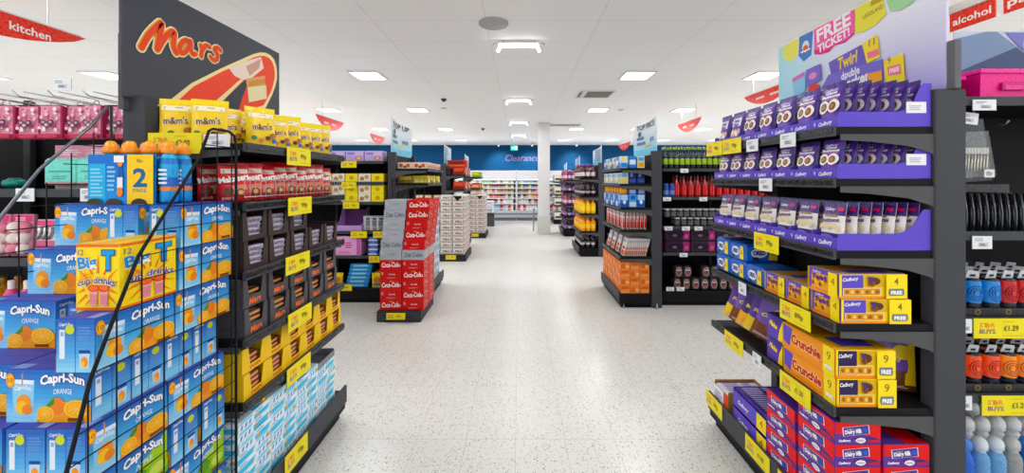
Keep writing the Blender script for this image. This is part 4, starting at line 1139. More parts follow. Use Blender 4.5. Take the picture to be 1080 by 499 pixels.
# blue biscuit packs
def bluepack():
    w, d, h = .155, .20, .105; m = MB(); m.box(-w/2, w/2, -d/2, d/2, 0, h, C(30,100,190), 'foil', .012)
    for mp, a in ((front(w,d,h), w), (rightf(w,d,h), d), (leftf(w,d,h), d)):
        f = Face(m, mp, .0006, 'foil'); f.rect(.013, .013, a-.013, h-.013, C(36,112,204)); f.ell(a*.40, h*.52, a*.24, h*.26, C(240,246,252), 16); f.text('OREO', a*.40, h*.42, h*.22, C(40,60,140), w=a*.36, bold=.07)
        f.poly([(a*.66,h*.14), (a*.92,h*.14), (a*.90,h*.86), (a*.72,h*.86)], C(250,222,60)); f.ell(a*.3, h*.22, a*.1, h*.09, C(50,34,34), 12); f.text('6', a*.81, h*.4, h*.26, C(160,110,40))
        f.ell(a*.45, h*.82, a*.14, h*.05, C(90,70,170), 12)
    f = Face(m, topf(w,d,h), .0006, 'foil'); f.rect(.02, .02, w*.6, d-.02, C(50,130,214)); f.rect(w*.65, .02, w-.02, d-.02, C(70,90,180))
    return m.mesh('biscuit_pack')
BP = bluepack()
for c in range(3):
    for k in range(2 if c else 1):
        put('biscuit_pack', BP, 'blue biscuit multipack, %s column, %s tier, far half of fourth shelf' % (nthn(c, 3).replace(' from near end', ''), ('lower', 'upper')[k]), 'biscuit pack', (1.295+.10, 2.085+.162*c, 1.0206+.106*k), -PI/2+rq.uniform(-.008, .008))
# multi bags on the fifth shelf
def multibag(c1, c2, txt):
    m, f = pouch(.16, .215, .034, lambda u, v, s: c1 if v > .35 else c2, .05, 8, 10, gus=.5)
    f.poly([(-.075,.03), (.075,.07), (.075,.12), (-.075,.09)], c2); f.ell(.03, .165, .035, .03, C(240,206,60), 14)
    f.text(txt, -.01, .128, .020, C(250,226,120), w=.085, bold=.05, shear=.2, rot=.12); f.lines(-.06, .015, .05, .028, 2, C(230,220,240))
    f.poly([(.03,.03), (.07,.03), (.075,.2), (.05,.2)], C(248,218,60))
    return m.mesh('multi_bag')
MBG = [multibag(C(92,60,150), C(244,206,70), 'Fudge'), multibag(C(120,90,180), C(120,70,40), 'Curly'), multibag(C(70,44,120), C(246,180,60), 'Buttons')]
for i in range(5):
    y = 2.41-.072*i
    put('multi_bag', MBG[i % 3], 'purple and yellow multi bag, %s, fifth shelf of purple display' % ('farthest' if i == 0 else numw(i)+' from far end'), 'multi bag', (1.372, y, .704), -PI/2+.62, None, -.12, .30)
for i in range(3):
    put('multi_bag', MBG[(i+1) % 3], 'loose purple multi bag behind the orange nine packs, %s' % ('left', 'middle', 'right')[i], 'multi bag', (1.64, 1.66+.055*i, .683), -.35, None, -.06)
def darkbox(w, d, h):
    m = MB(); m.box(-w/2, w/2, -d/2, d/2, 0, h, C(70,50,130), 'card', .001)
    f = Face(m, front(w,d,h), .0005); f.poly([(.002,.002), (w-.002,.002), (w-.002,h*.5), (.002,h-.002)], C(98,74,170)); f.poly([(w*.7,.002), (w-.002,.002), (w-.002,h*.9), (w*.8,h*.5)], C(246,214,50))
    f.text('Flake', w*.4, h*.5, h*.2, C(246,220,90), w=w*.5, bold=.05, shear=.2, rot=-.2)
    for mp in (rightf(w,d,h), leftf(w,d,h)):
        f = Face(m, mp, .0005); f.rect(.002, .002, d-.002, h-.002, C(34,30,66)); f.text('Cadbury', d*.4, h*.72, h*.13, WHT, w=d*.5, bold=.03, shear=.3); f.lines(d*.1, h*.4, d*.6, h*.62, 3, C(200,196,220)); f.rect(d*.12, h*.08, d*.62, h*.32, C(226,226,230))
    return m.mesh('chocolate_box')
DBX = darkbox(.12, .20, .115)
for k in range(2):
    put('chocolate_box', DBX, 'dark purple box with yellow corner, %s of two beside the orange nine packs' % ('lower', 'upper')[k], 'chocolate box', (1.30+.10, 1.925, .6806+.1155*k), -PI/2)

# --- bottom deck: red and purple cases, purple bar cases, white bars in a brown carton
def redcase(w, d, h):
    m = MB(); m.box(-w/2, w/2, -d/2, d/2, 0, h, C(92,60,150), 'card', .001)
    for mp, a in ((front(w,d,h), w), (rightf(w,d,h), d), (leftf(w,d,h), d), (backf(w,d,h), w)):
        f = Face(m, mp, .0005); f.rect(.001, .001, a-.001, h-.001, C(96,60,146))
        f.poly([(.001,h*.48), (a*.3,h*.44), (a*.55,h*.5), (a*.8,h*.36), (a-.001,h*.24), (a-.001,h-.001), (.001,h-.001)], C(222,40,38))
        c, r = (a*.46, h*.62), .10
        def rp_(x, y): return (c[0]+x*math.cos(r)-y*math.sin(r), c[1]+x*math.sin(r)+y*math.cos(r))
        for s, col in ((1.0, C(236,230,240)), (.93, C(84,56,140))):
            f.poly([rp_(-a*.29*s, -h*.2*s), rp_(a*.29*s, -h*.2*s), rp_(a*.29*s, h*.2*s), rp_(-a*.29*s, h*.2*s)], col)
        f.text('Dairy', rp_(-a*.13, 0)[0], rp_(-a*.13, -h*.10)[1], h*.17, WHT, w=a*.22, bold=.05, rot=r); f.text('Milk', rp_(a*.06, 0)[0], rp_(a*.06, -h*.10)[1], h*.19, WHT, w=a*.13, bold=.06, rot=r)
        f.ell(*rp_(a*.19, 0), a*.06, h*.11, C(60,90,190), 12); f.text('Cadbury', rp_(-a*.13, 0)[0], rp_(-a*.13, h*.07)[1], h*.08, C(220,210,236), w=a*.16, shear=.3, rot=r)
        f.text('Cadbury', a*.20, h*.15, h*.10, C(244,240,250), w=a*.26, bold=.05, rot=.05)
        f.poly([(a*.42,h*.2), (a*.47,h*.3), (a*.55,h*.34), (a*.63,h*.3), (a*.66,h*.2), (a*.62,h*.12), (a*.55,h*.08), (a*.47,h*.12)], C(240,236,240)); f.rect(a*.47, h*.17, a*.61, h*.24, C(190,180,200))
        f.rect(a*.70, h*.14, a*.95, h*.26, C(196,40,60))
    f = Face(m, topf(w,d,h), .0005); f.rect(.001, .001, w-.001, d-.001, C(88,56,140)); f.poly([(0.001,d*.3), (w-.001,d*.5), (w-.001,d-.001), (.001,d-.001)], C(206,40,40))
    return m.mesh('chocolate_case')
RC = redcase(.20, .185, .0895)
for cx, (x, nl) in enumerate(((1.344, 5), (1.5405, 4))):
    for k in range(nl):
        put('chocolate_case', RC, 'red and purple chocolate case, %s stack nearest on base, %s layer' % (('aisle side', 'inner')[cx], nthu(k, nl)), 'chocolate case', (x+(.022 if cx == 0 else .022), 1.628, .1756+k*.0899), -PI/2+rq.uniform(-.006, .006))
for k in range(4):
    put('chocolate_case', RC, 'red and purple chocolate case, second stack along the base, %s layer' % nthu(k, 4), 'chocolate case', (1.366, 1.845, .1756+k*.0899), -PI/2+rq.uniform(-.02, .02))
put('chocolate_case', RC, 'red and purple chocolate case tilted toward aisle under the £1.50 ticket', 'chocolate case', (1.335, 1.832, .1756+4*.0899+.001), -PI/2, None, 0.0) if False else None
def barcase(w, d, h, col):
    m = MB(); t = .003
    m.box(-w/2, w/2, -d/2, d/2, 0, t, col); m.box(-w/2, w/2, d/2-t, d/2, t, h, col); m.box(-w/2, w/2, -d/2, -d/2+t, t, h*.85, col)
    for sx in (-1, 1): m.box(min(sx*w/2, sx*(w/2-t)), max(sx*w/2, sx*(w/2-t)), -d/2+t, d/2-t, t, h, col)
    return m
m = barcase(.30, .27, .10, PU); f = Face(m, front(.30,.27,.1), .0005); f.rect(.22, .002, .298, .083, C(248,220,40)); f.text('Cadbury', .10, .03, .022, WHT, w=.1, bold=.03, shear=.3); f.text('4', .26, .025, .04, C(150,110,50))
for mp in (rightf(.30,.27,.10), leftf(.30,.27,.10)):
    f = Face(m, mp, .0005); f.rect(.002, .002, .268, .098, C(36,32,70)); f.text('Cadbury', .08, .06, .02, WHT, w=.09, bold=.03, shear=.3); f.lines(.03, .015, .12, .05, 3, C(200,196,220))
PC = m.mesh('bar_case'); pb = bar(.26, .016, .040, C(84,62,160), C(206,196,232), '')
def pbar(col, tc):
    m = MB(); w, d, h = .018, .25, .092; m.box(-w/2, w/2, -d/2, d/2, 0, h, col, 'foil', .004)
    f = Face(m, topf(w,d,h), .0006, 'foil'); f.rect(.004, .03, w-.004, d*.5, tc); f.rect(.004, d*.6, w-.004, d*.8, tc)
    f = Face(m, front(w,d,h), .0006, 'foil'); f.rect(.004, .01, w-.004, h*.7, tc)
    return m.mesh('chocolate_bar')
PB = pbar(C(78,58,150), C(196,186,226)); WB = pbar(C(238,236,244), C(150,120,190))
for k in range(2):
    put('bar_case', PC, 'purple open case of chocolate bars, %s of two, middle of right base' % ('lower', 'upper')[k], 'bar case', (1.408, 2.10, .1756+.1008*k), -PI/2)
    for b in range(15):
        if k == 0 and b % 14: continue
        put('chocolate_bar', PB, 'purple chocolate bar on edge in %s open purple case, %s from near side' % (('lower', 'upper')[k], numw(b)), 'chocolate bar', (1.410, 1.965+.0193*b, .179+.1008*k), -PI/2)
m = barcase(.16, .26, .13, C(176,136,88)); f = Face(m, front(.16,.26,.13), .0005); f.poly([(.002,.002), (.158,.002), (.158,.108), (.002,.108)], C(240,238,244)); f.rect(.11, .002, .158, .108, C(226,90,60)); f.lines(.015, .02, .10, .09, 4, C(150,130,200))
put('bar_case', m.mesh('bar_case'), 'brown open carton of white wrapped bars at far end of right base', 'bar case', (1.402, 2.385, .1756), -PI/2)
for b in range(7):
    put('chocolate_bar', WB, 'white wrapped bar on edge in the brown carton, %s' % nthn(b, 7).replace('near end', 'near side'), 'chocolate bar', (1.402, 2.325+.0195*b, .1795+.02), -PI/2)

# ================================================================== straight shelves running off to the right
right_run = gondola('shelf_run', 'black wall shelves with tumblers and kitchenware at the right edge', 1.815, 3.9, 1.64, 2.02, [1.955, 1.375, 1.005, .675], top=1.97)
ticket(right_run, 1.995, 1.625, 1.945, 0, '', .10, .046, 'white', 'small white shelf ticket')
ticket(right_run, 1.985, 1.625, 1.36, 0, '', .085, .055, 'white', 'small white shelf ticket')
ticket(right_run, 2.065, 1.622, 1.008, 0, '£1.29', .24, .085); ticket(right_run, 2.10, 1.622, .678, 0, '£1.29', .24, .085)
for z in (1.0, .67): ticket(right_run, 1.915, 1.624, z+.005, 0, '', .05, .06, 'white', 'small white shelf ticket')
# storage header board above
m = MB(); bx0, bx1, bz0, bz1, by = 2.29, 3.9, 2.06, 2.38, 1.99
m.box(bx0, bx1, by, by+.01, bz0, bz1, C(206,214,230))
f = Face(m, lambda x, y, l: (bx0+x, by-l, bz0+y), .0008); L = bx1-bx0; HH = bz1-bz0
f.poly([(.0,HH*.88), (.16,HH-.002), (.22,HH-.002), (.62,HH*.05), (.62,.002), (.001,.002)], C(132,154,184))
f.poly([(.001,HH*.32), (.32,HH*.74), (.62,.002), (.001,.002)], C(74,88,122))
f.text('boxes', .285, HH*.20, .05, C(206,214,232), w=.20, rot=.10)
f.poly([(.26,HH*.98), (.34,HH*.72), (.44,HH*.58), (.9,HH*.6), (.9,HH*.98)], C(130,130,196)); f.ell(.40, HH*.78, .05, .06, C(176,180,226), 14); f.ell(.55, HH*.76, .08, .06, C(160,160,214), 14)
part('header_sign', m, right_run, 'blue grey header board reading boxes')
# pink storage boxes
def pinkbox(w, d, h, inv=False):
    t_ = MB(); n = 1; c1 = C(232,36,140); c2 = C(206,22,120)
    def ring(z, g): return [(-w/2+g, -d/2+g, z), (w/2-g, -d/2+g, z), (w/2-g, d/2-g, z), (-w/2+g, d/2-g, z)]
    vs = ring(0, .012)+ring(h, 0)+ring(h, .004)+ring(.004, .016)
    fs = [(0,3,2,1)]+[(i, (i+1) % 4, 4+(i+1) % 4, 4+i) for i in range(4)]+[(4+i, 4+(i+1) % 4, 8+(i+1) % 4, 8+i) for i in range(4)]+[(8+i, 8+(i+1) % 4, 12+(i+1) % 4, 12+i) for i in range(4)]+[(12,13,14,15)]
    t_.add(vs, fs, c1, 'plastic'); return t_
pk = thing('storage_box', 'bright pink plastic storage box beside the dark post, partly hidden', 'storage box', (1.93, 1.82, 1.9555))
pk2 = None
def pinkthing(label, x, y, z, w, d, h):
    t = thing('storage_box', label, 'storage box', (x, y, z))
    b = pinkbox(w, d, h); b.v = [(p[0]+x, p[1]+y, p[2]+z) for p in b.v]; body = part('body', b, t)
    r = MB(); c = C(240,60,154)
    for a in ((x-w/2-.010, x+w/2+.010, y-d/2-.010, y-d/2), (x-w/2-.010, x+w/2+.010, y+d/2, y+d/2+.010), (x-w/2-.010, x-w/2, y-d/2, y+d/2), (x+w/2, x+w/2+.010, y-d/2, y+d/2)):
        r.box(*a, z+h-.016, z+h+.002, c, 'plastic', .002)
    part('rim', r, t)
    q = MB(); q.box(x-.055, x+.055, y-d/2-.006, y-d/2+.006, z+h*.28, z+h*.56, C(190,20,110), 'plastic', .003); q.box(x-.045, x+.045, y-d/2-.007, y-d/2, z+h*.30, z+h*.44, C(226,44,140), 'plastic'); part('handle', q, t)
    return t
bpy.data.objects.remove(pk)
pinkthing('bright pink plastic storage box beside dark post, partly hidden', 1.905, 1.83, 1.9555, .14, .28, .105)
pinkthing('bright pink plastic storage box with square handle, right of another', 2.155, 1.80, 1.9555, .29, .30, .125)
pinkthing('bright pink plastic storage box cut by right picture edge', 2.50, 1.80, 1.9555, .29, .30, .125)
# hanging cutlery pack on a hook and black racks
t = thing('cutlery_pack', 'clear hanging pack of silver kitchen tools on a hook', 'cutlery pack', (2.0, 1.69, 1.56))
m = MB(); px = lambda a, z: (1.905+a+.02*(1-z/.28), 1.69, 1.575+z)
m.prism([(0,0), (.155,.012), (.115,.285), (-.02,.275)], lambda a, z, l: (1.955+a, 1.69+l, 1.588+z), 0, .004, C(58,60,62), 'plastic'); part('backing_card', m, t)
m = MB(); m.prism([(.004,.02), (.148,.03), (.112,.23), (-.01,.222)], lambda a, z, l: (1.955+a, 1.687-l, 1.588+z), 0, .018, C(200,204,206), 'clear'); part('blister', m, t, 'clear plastic blister')
for k in range(9):
    m = MB(); a = 1.968+.0135*k
    m.tube([(a, 1.680, 1.72-.01*(k % 2)), (a-.006, 1.678, 1.66), (a-.003, 1.680, 1.64)], .0038, C(216,210,190), 'steel', 5); m.box(a-.006, a+.006, 1.677, 1.683, 1.715, 1.745, C(206,204,196), 'steel', .002); part('utensil', m, t)
m = MB(); m.box(2.045, 2.09, 1.6655, 1.6675, 1.612, 1.647, C(226,226,226)); f = Face(m, lambda x, y, l: (2.045+x, 1.6655-l, 1.612+y), .0005); f.lines(.008, .008, .038, .028, 4, C(60,60,60)); part('barcode_tag', m, t, 'white tag')
m = MB(); m.tube([(2.0, 1.99, 1.885), (2.0, 1.68, 1.885), (2.0, 1.665, 1.90)], .003, C(170,172,174), 'steel'); part('hook', m, right_run, 'chrome display hook')
ticket(right_run, 1.965, 1.655, 1.895, 0, '', .085, .05, 'white', 'small white hook ticket', .12)
m = MB(); m.tube([(2.18, 1.99, 1.83), (2.18, 1.70, 1.85), (2.18, 1.685, 1.865)], .003, C(170,172,174), 'steel'); part('hook', m, right_run, 'chrome display hook')
m = MB(); m.box(2.07, 2.40, 1.85, 1.985, 1.58, 1.79, C(44,44,46), 'plastic', .006); m.box(2.07, 2.40, 1.846, 1.85, 1.70, 1.745, C(70,70,72), 'plastic'); f = Face(m, lambda x, y, l: (2.07+x, 1.8455-l, 1.58+y), .0006); f.rect(.02, .02, .31, .11, C(36,36,38))
for o in (1,):
    put('kitchen_box', (lambda q: q.mesh('box'))(m), 'dark boxed kitchen item on the upper right shelf', 'box', (0, 0, -.2045))
m2 = MB()
for k in range(11):
    a = 1.95+.031*k
    m = MB(); m.prism([(-.09,0), (.09,0), (.085,.165), (-.07,.165)], lambda q, z, l: (l, q, z), -.007, .007, C(30,31,34), 'plastic'); m.tube([(0, -.092, 0.004), (0, -.088, .08), (0, -.072, .163)], .004, C(96,98,102), 'steel', 5)
    if k == 0: SL = m.mesh('baking_tray')
    put('baking_tray', SL, 'black baking tray standing on edge below the cutlery pack, %s' % nthl(k, 11), 'baking tray', (a, 1.745, 1.3758), 0, None, 0, .10)
# blue, orange tumblers in dark trays and white bottles
def tumbler(col, col2, red=False):
    m = MB(); r = .033
    m.lathe([(r*.92, .0, C(22,22,30)), (r, .006, C(22,22,30)), (r, .024, C(50,60,90)), (r, .030, C(22,22,30)), (r, .040, col), (r*1.02, .07, col), (r*1.02, .105, col), (r*.96, .118, C(26,26,32)), (r*.9, .124, C(26,26,32)), (r*.5, .126)], 18, col, 'plastic')
    for k in range(3):
        pts = [(1.035*r*math.sin(.9*math.cos(a)*(1-.28*k)), -1.035*r*math.cos(.9*math.cos(a)*(1-.28*k)), .075+.028*(1-.28*k)*math.sin(a)) for a in [2*PI*i/14 for i in range(15)]]
        m.tube(pts, .0022, col2, 'plastic', 5)
    return m
def tumbler_tag(): 
    m = MB(); m.prism([(-.026,0), (.026,0), (.024,.030), (-.020,.034)], lambda a, z, l: (a, -.006+l-.25*z, .122+z), 0, .002, C(206,208,212), 'card'); m.prism([(-.010,.010), (.010,.010), (.010,.018), (-.010,.018)], lambda a, z, l: (a, -.0065-l-.25*z, .122+z), 0, .001, C(30,30,34), 'card'); return m
TG = tumbler_tag().mesh('hang_tag')
TUM = {n: tumbler(a, b).mesh('body') for n, a, b in (('blue', C(40,90,200), C(24,60,150)), ('sky blue', C(30,140,214), C(20,100,170)), ('red', C(206,30,40), C(150,16,26)), ('orange', C(240,96,24), C(190,60,14)), ('amber', C(246,150,30), C(196,100,16)), ('dark red', C(176,34,26), C(120,20,18)))}
def tumblers(z, cols, nm, y0=1.70, rows=3):
    for r in range(rows):
        for i, c in enumerate(cols):
            x = 1.8345+.231*(i//3)+.0402+.075*(i % 3)
            t = thing('tumbler', '%s tumbler with silver hang tag, %s, %s row, %s shelf' % (c, nthl(i, len(cols)), ('front', 'second', 'back')[r], nm), 'tumbler', (x, y0+.085*r, z+.0045), rq.uniform(-.2, .2))
            o = bpy.data.objects.new('body', TUM[c]); COL.objects.link(o); o.parent = t; t.scale = (1, 1, 1.22)
            o = bpy.data.objects.new('hang_tag', TG); COL.objects.link(o); o.parent = t; o['label'] = 'silver hang tag'
    for k in range(3):
        m = MB(); x0 = 1.8345+.231*k; x1 = x0+.2300; g = C(48,46,48); y1 = y0-.047; y2 = y0+.085*rows
        m.box(x0, x1, y1, y2, 0, .003, g); m.box(x0, x1, y1, y1+.003, .003, .036, g); m.box(x0, x0+.003, y1+.003, y2, .003, .042, g); m.box(x1-.003, x1, y1+.003, y2, .003, .042, g)
        f = Face(m, lambda x, y, l, x0=x0, y1=y1: (x0+x, y1-l, y), .0006)
        for q in (.07, .165): f.ell(q, .02, .013, .013, C(150,134,60), 14); f.ell(q, .02, .009, .009, C(60,56,50), 12)
        put('display_tray', m.mesh('display_tray'), 'dark card tray under the tumblers, %s, %s shelf' % (nthl(k, 3), nm), 'tray', (0, 0, z+.0005))
tumblers(1.005, ['blue', 'blue', 'sky blue', 'sky blue', 'red', 'red', 'red', 'red'], 'upper')
tumblers(.675, ['dark red', 'orange', 'orange', 'orange', 'amber', 'amber', 'orange', 'orange'], 'lower')
def domebottle(c, cap):
    m = MB(); r = .032
    m.lathe([(r*.9, 0, c), (r, .008, c), (r, .20, c), (r*.95, .225, c), (r*.60, .255, cap), (r*.56, .262, cap), (r*.80, .27, cap), (r*.84, .295, cap), (r*.7, .318, cap), (r*.35, .33, cap), (.002, .334)], 16, c, 'plastic')
    return m.mesh('bottle')
DBT = [domebottle(C(238,238,238), C(244,244,244)), domebottle(C(110,160,206), C(214,224,232)), domebottle(C(40,100,200), C(70,130,214)), domebottle(C(150,152,152), C(190,190,188))]
for r in range(4):
    for i in range(9):
        k = 0 if r in (1, 2) else (1, 3, 2, 1)[i % 4] if r == 0 else 3
        put('bottle', DBT[k], '%s rounded bottle, %s, %s row, bottom of the right edge shelves' % (('white', 'pale blue', 'deep blue', 'grey')[k], nthl(i, 9), ('front', 'second', 'third', 'back')[r]), 'bottle', (1.85+.072*i+(.03 if r % 2 else 0), 1.70+.075*r, .1906), 0).scale = (1, 1, (.78, .92, 1.0, 1.06)[r])
# ================================================================== straight run at the left with pink beauty goods
rf = random.Random(21)
left_run = gondola('shelf_run', 'black wall shelves of pink beauty goods at the left edge', -4.7, -1.72, 1.76, 2.12, [1.555, 1.235, .93, .62], top=2.02)
def giftbag():
    w, h, d = .098, .155, .03; m = MB(); m.box(-w/2, w/2, -d/2, d/2, 0, h, C(176,50,92), 'foil', .004)
    f = Face(m, front(w,d,h), .0005, 'foil'); r3 = random.Random(4)
    f.rect(.004, .022, w-.004, h-.004, C(226,146,172))
    for k in range(26): f.ell(.010+r3.random()*(w-.02), .03+r3.random()*(h-.045), .006+.004*r3.random(), .006+.004*r3.random(), [C(246,206,218), C(250,226,232), C(206,96,132)][k % 3], 9)
    f.rect(.004, .004, w-.004, .022, C(190,30,74))
    for sx in (-1, 1): f.ell(w/2+sx*.017, h*.48, .017, .012, C(70,40,56), 12, rot=sx*.4); f.ell(w/2+sx*.017, h*.48, .008, .006, C(214,150,176), 8)
    f.ell(w/2, h*.40, .015, .013, C(96,56,70), 12); f.ell(w/2, h*.40, .008, .007, C(226,190,200), 10)
    for k in range(2): m.tube([(-.02+.04*k, 0, h-.002), (-.012+.024*k, 0, h+.02), (0, .003, h+.026)], .0022, C(214,170,190), 'plastic', 5)
    return m.mesh('gift_bag')
GB = giftbag()
for k in range(14):
    x = -2.98+.098*k+(.03 if k > 7 else 0)
    if x > -1.76: break
    put('gift_bag', GB, 'pink spotted gift bag hanging on a hook, %s, beside the dark header post' % ('leftmost' if k == 0 else numw(k)+' from left'), 'gift bag', (x, 1.77+.02*(k % 2), 1.792), rf.uniform(-.14, .14))
for k in range(8):
    x = -2.93+.16*k; m = MB()
    m.tube([(x, 2.09, 1.98), (x, 1.74, 1.985), (x, 1.715, 2.005)], .0032, C(196,198,202), 'steel', 6); m.tube([(x+.02, 2.09, 2.0), (x+.02, 1.74, 2.005)], .0025, C(196,198,202), 'steel', 6)
    part('hook', m, left_run, 'chrome display hook')
ticket(left_run, -2.07, 1.72, 2.06, 0, '', .085, .052, 'white', 'white hook ticket')
for x, z in ((-2.27, 1.562), (-1.985, 1.562)): ticket(left_run, x, 1.745, z, 0, '', .085 if x < -2.1 else .062, .06, 'white', 'white shelf ticket')
# mint sets with a pink header card
def mintpack():
    w, h, d = .175, .215, .05; m = MB(); m.box(-w/2, w/2, -d/2, d/2, .02, .150, C(130,222,206), 'plastic', .012); m.box(-w/2+.006, w/2-.006, d/2-.006, d/2-.002, .0, h, C(232,196,206), 'card')
    f = Face(m, lambda x, y, l: (x-w/2, d/2-.006-l, y), .0005); f.rect(.012, .158, w-.012, h-.004, C(236,160,184)); f.lines(.025, .166, w-.03, .200, 3, C(250,230,236))
    f = Face(m, front(w,d,h), .0006); f.rect(.03, .082, w-.03, .090, C(80,170,160)); f.lines(.05, .05, .13, .07, 2, C(90,170,160))
    f.rect(.014, .024, w-.014, .036, C(206,150,150))
    return m.mesh('beauty_set')
MP = mintpack()
for k, x in enumerate((-3.0, -2.81, -2.62, -2.20, -2.01, -1.82)):
    put('beauty_set', MP, 'mint green boxed set under a pink card, %s' % nthl(k, 6), 'beauty set', (x, 1.815+.03*(k % 2), 1.5555), rf.uniform(-.06, .06))
m = MB(); m.tube([(-.04, 0, 0.03), (0, -.03, .03), (.04, 0, .03), (0, .03, .03), (-.04, 0, .03)], .018, C(40,140,130), 'plastic', 8); m.lathe([(.02, 0), (.024, .05), (.018, .055)], 14, C(30,110,104), 'plastic')
put('hair_roller', m.mesh('roller'), 'dark teal round roller in front of mint sets', 'hair roller', (-2.41, 1.815, 1.5555))
# egg shaped sponge packs and razors
def spongepack():
    w, h, d = .10, .20, .05; m = MB(); m.box(-w/2, w/2, -d/2+.03, d/2, 0, h, C(222,150,172), 'card', .003)
    for j in range(3):
        for i in range(2): m.dome(.026, (-.025+.05*i, -d/2+.022, .035+.052*j), C(246,230,226) if (i+j) % 3 else C(236,150,170), 'matte', 1.0, 12, 6)
    f = Face(m, lambda x, y, l: (x-w/2, -d/2+.03-l, y), .0005); f.rect(.004, .165, w-.004, .195, C(206,70,120)); f.lines(.015, .17, .08, .19, 2, C(246,210,224))
    return m.mesh('sponge_pack')
def razorpack():
    w, h, d = .10, .175, .03; m = MB(); m.box(-w/2, w/2, 0, d/2, 0, h, C(236,222,226), 'card', .002)
    f = Face(m, lambda x, y, l: (x-w/2, -l, y), .0006); f.rect(.004, .004, w-.004, .05, C(150,30,70)); f.rect(.004, .05, w-.004, .075, C(206,110,140)); f.rect(.004, .145, w-.004, h-.004, C(222,90,140))
    for i in range(3):
        x = -.027+.027*i; m.tube([(x-.008, -.004, .085), (x+.006, -.008, .115), (x+.008, -.008, .14)], .008, C(206,206,210), 'steel', 7); m.tube([(x-.012, -.004, .08), (x-.006, -.01, .12)], .003, C(60,60,64), 'plastic', 5)
    return m.mesh('razor_pack')
SPK, RZ = spongepack(), razorpack()
for k in range(9):
    r = k > 5
    put('razor_pack' if r else 'sponge_pack', RZ if r else SPK, ('pink and white razor pack, %s' % nthl(k-6, 3)) if r else ('pink pack of round cream sponges, %s' % nthl(k, 6)), 'razor pack' if r else 'sponge pack', (-2.93+.112*k+(.01 if r else 0), 1.80, 1.2355+(.03 if r else 0)*0), rf.uniform(-.06, .06), None, -.05)
# lower rows of lotion bottles
def lotion(c, cap): 
    m = MB(); r = .026; m.lathe([(r*.9,0,c),(r,.01,c),(r,.13,c),(r*.7,.15,c),(r*.5,.155,cap),(r*.5,.19,cap),(r*.44,.195,cap)], 14, c, 'plastic'); f = Face(m, lambda x, y, l: ((r+.001+l)*math.sin(x/r), -(r+.001+l)*math.cos(x/r), y), .0004); f.rect(-.02, .03, .02, .10, C(246,236,226), 5); f.lines(-.014, .04, .012, .09, 4, C(200,120,130)); return m.mesh('lotion_bottle')
LO = [lotion(C(226,176,60), C(200,140,40)), lotion(C(230,90,140), C(246,226,232))]
for r in range(2):
    for k in range(15):
        c = 0 if k % 5 < 2 else 1
        put('lotion_bottle', LO[c], '%s lotion bottle, %s, %s row, third shelf at the left edge' % (('amber', 'pink')[c], nthl(k, 15), ('front', 'back')[r]), 'lotion bottle', (-2.93+.075*k, 1.80+.08*r, .9305))
m = MB(); m.box(-.06, .06, 0, .012, 0, .13, C(230,226,222), 'card', .002); f = Face(m, lambda x, y, l: (x-.06, -l, y), .0006); f.rect(.006, .09, .114, .124, C(236,90,150)); f.rect(.02, .02, .10, .07, C(246,206,60))
CARD = m.mesh('carded_pack')
for k in range(8): put('carded_pack', CARD, 'white carded pack behind lotion bottles, %s' % nthl(k, 8), 'carded pack', (-2.90+.14*k, 2.0, .9305), 0)

# ================================================================== generic small packs
def simple_box(w, d, h, base, stripes=(), mark=None, mc=WHT, ell=None, mat='card', side=None):
    m = MB(); m.box(-w/2, w/2, -d/2, d/2, 0, h, base, mat, min(.003, h*.03))
    for mp, a in ((front(w,d,h), w), (rightf(w,d,h), d), (leftf(w,d,h), d)):
        f = Face(m, mp, .0008, mat)
        for (u0, v0, u1, v1, c) in stripes: f.rect(a*u0, h*v0, a*u1, h*v1, c)
        if ell:
            for (u, v, ru, rv, c) in ell: f.ell(a*u, h*v, a*ru, h*rv, c, 12)
        if mark: f.text(mark, a*.5, h*.4, h*.24, mc, w=a*.7, bold=.04, shear=.1)
    return m.mesh('pack')
def simple_bottle(r, h, body, cap, lab, shoulder=.62, neck=.36, mat='bottle', labz=(.18, .5), disc=False):
    m = MB(); l0, l1 = labz
    prof = [(r*.92, 0, body), (r, h*.02, body), (r, h*l0, lab), (r, h*l1, body), (r, h*shoulder, body), (r*.8, h*(shoulder+.07), body), (r*neck, h*(shoulder+.17), body), (r*neck, h*.86, cap), (r*(neck+.06), h*.87, cap), (r*(neck+.06), h*.985, cap), (r*neck*.9, h)]
    m.lathe(prof, 12, body, mat)
    return m.mesh('bottle')
def grid(name, me, cat, desc, xs, ys, z, rz, order, nmx, lean=0.0, jit=.0, step=None, grp=None):
    """me: mesh or list. order 'l' counts xs from left; rows of ys from front. nmx: the place phrase"""
    for r, y in enumerate(ys):
        for i, x in enumerate(xs):
            mm = me[(i+r) % len(me)] if isinstance(me, list) else me
            rw = '' if len(ys) == 1 else ' %s row,' % (('front', 'second', 'third', 'fourth')[r] if r < 4 else numw(r))
            put(name, mm, '%s, %s,%s %s' % (desc, nthl(i, len(xs)), rw, nmx), cat, (x, y, z), rz+rf.uniform(-jit, jit), grp, lean)
def lin_(a, b, n): return [a+(b-a)*i/(n-1) for i in range(n)] if n > 1 else [a]
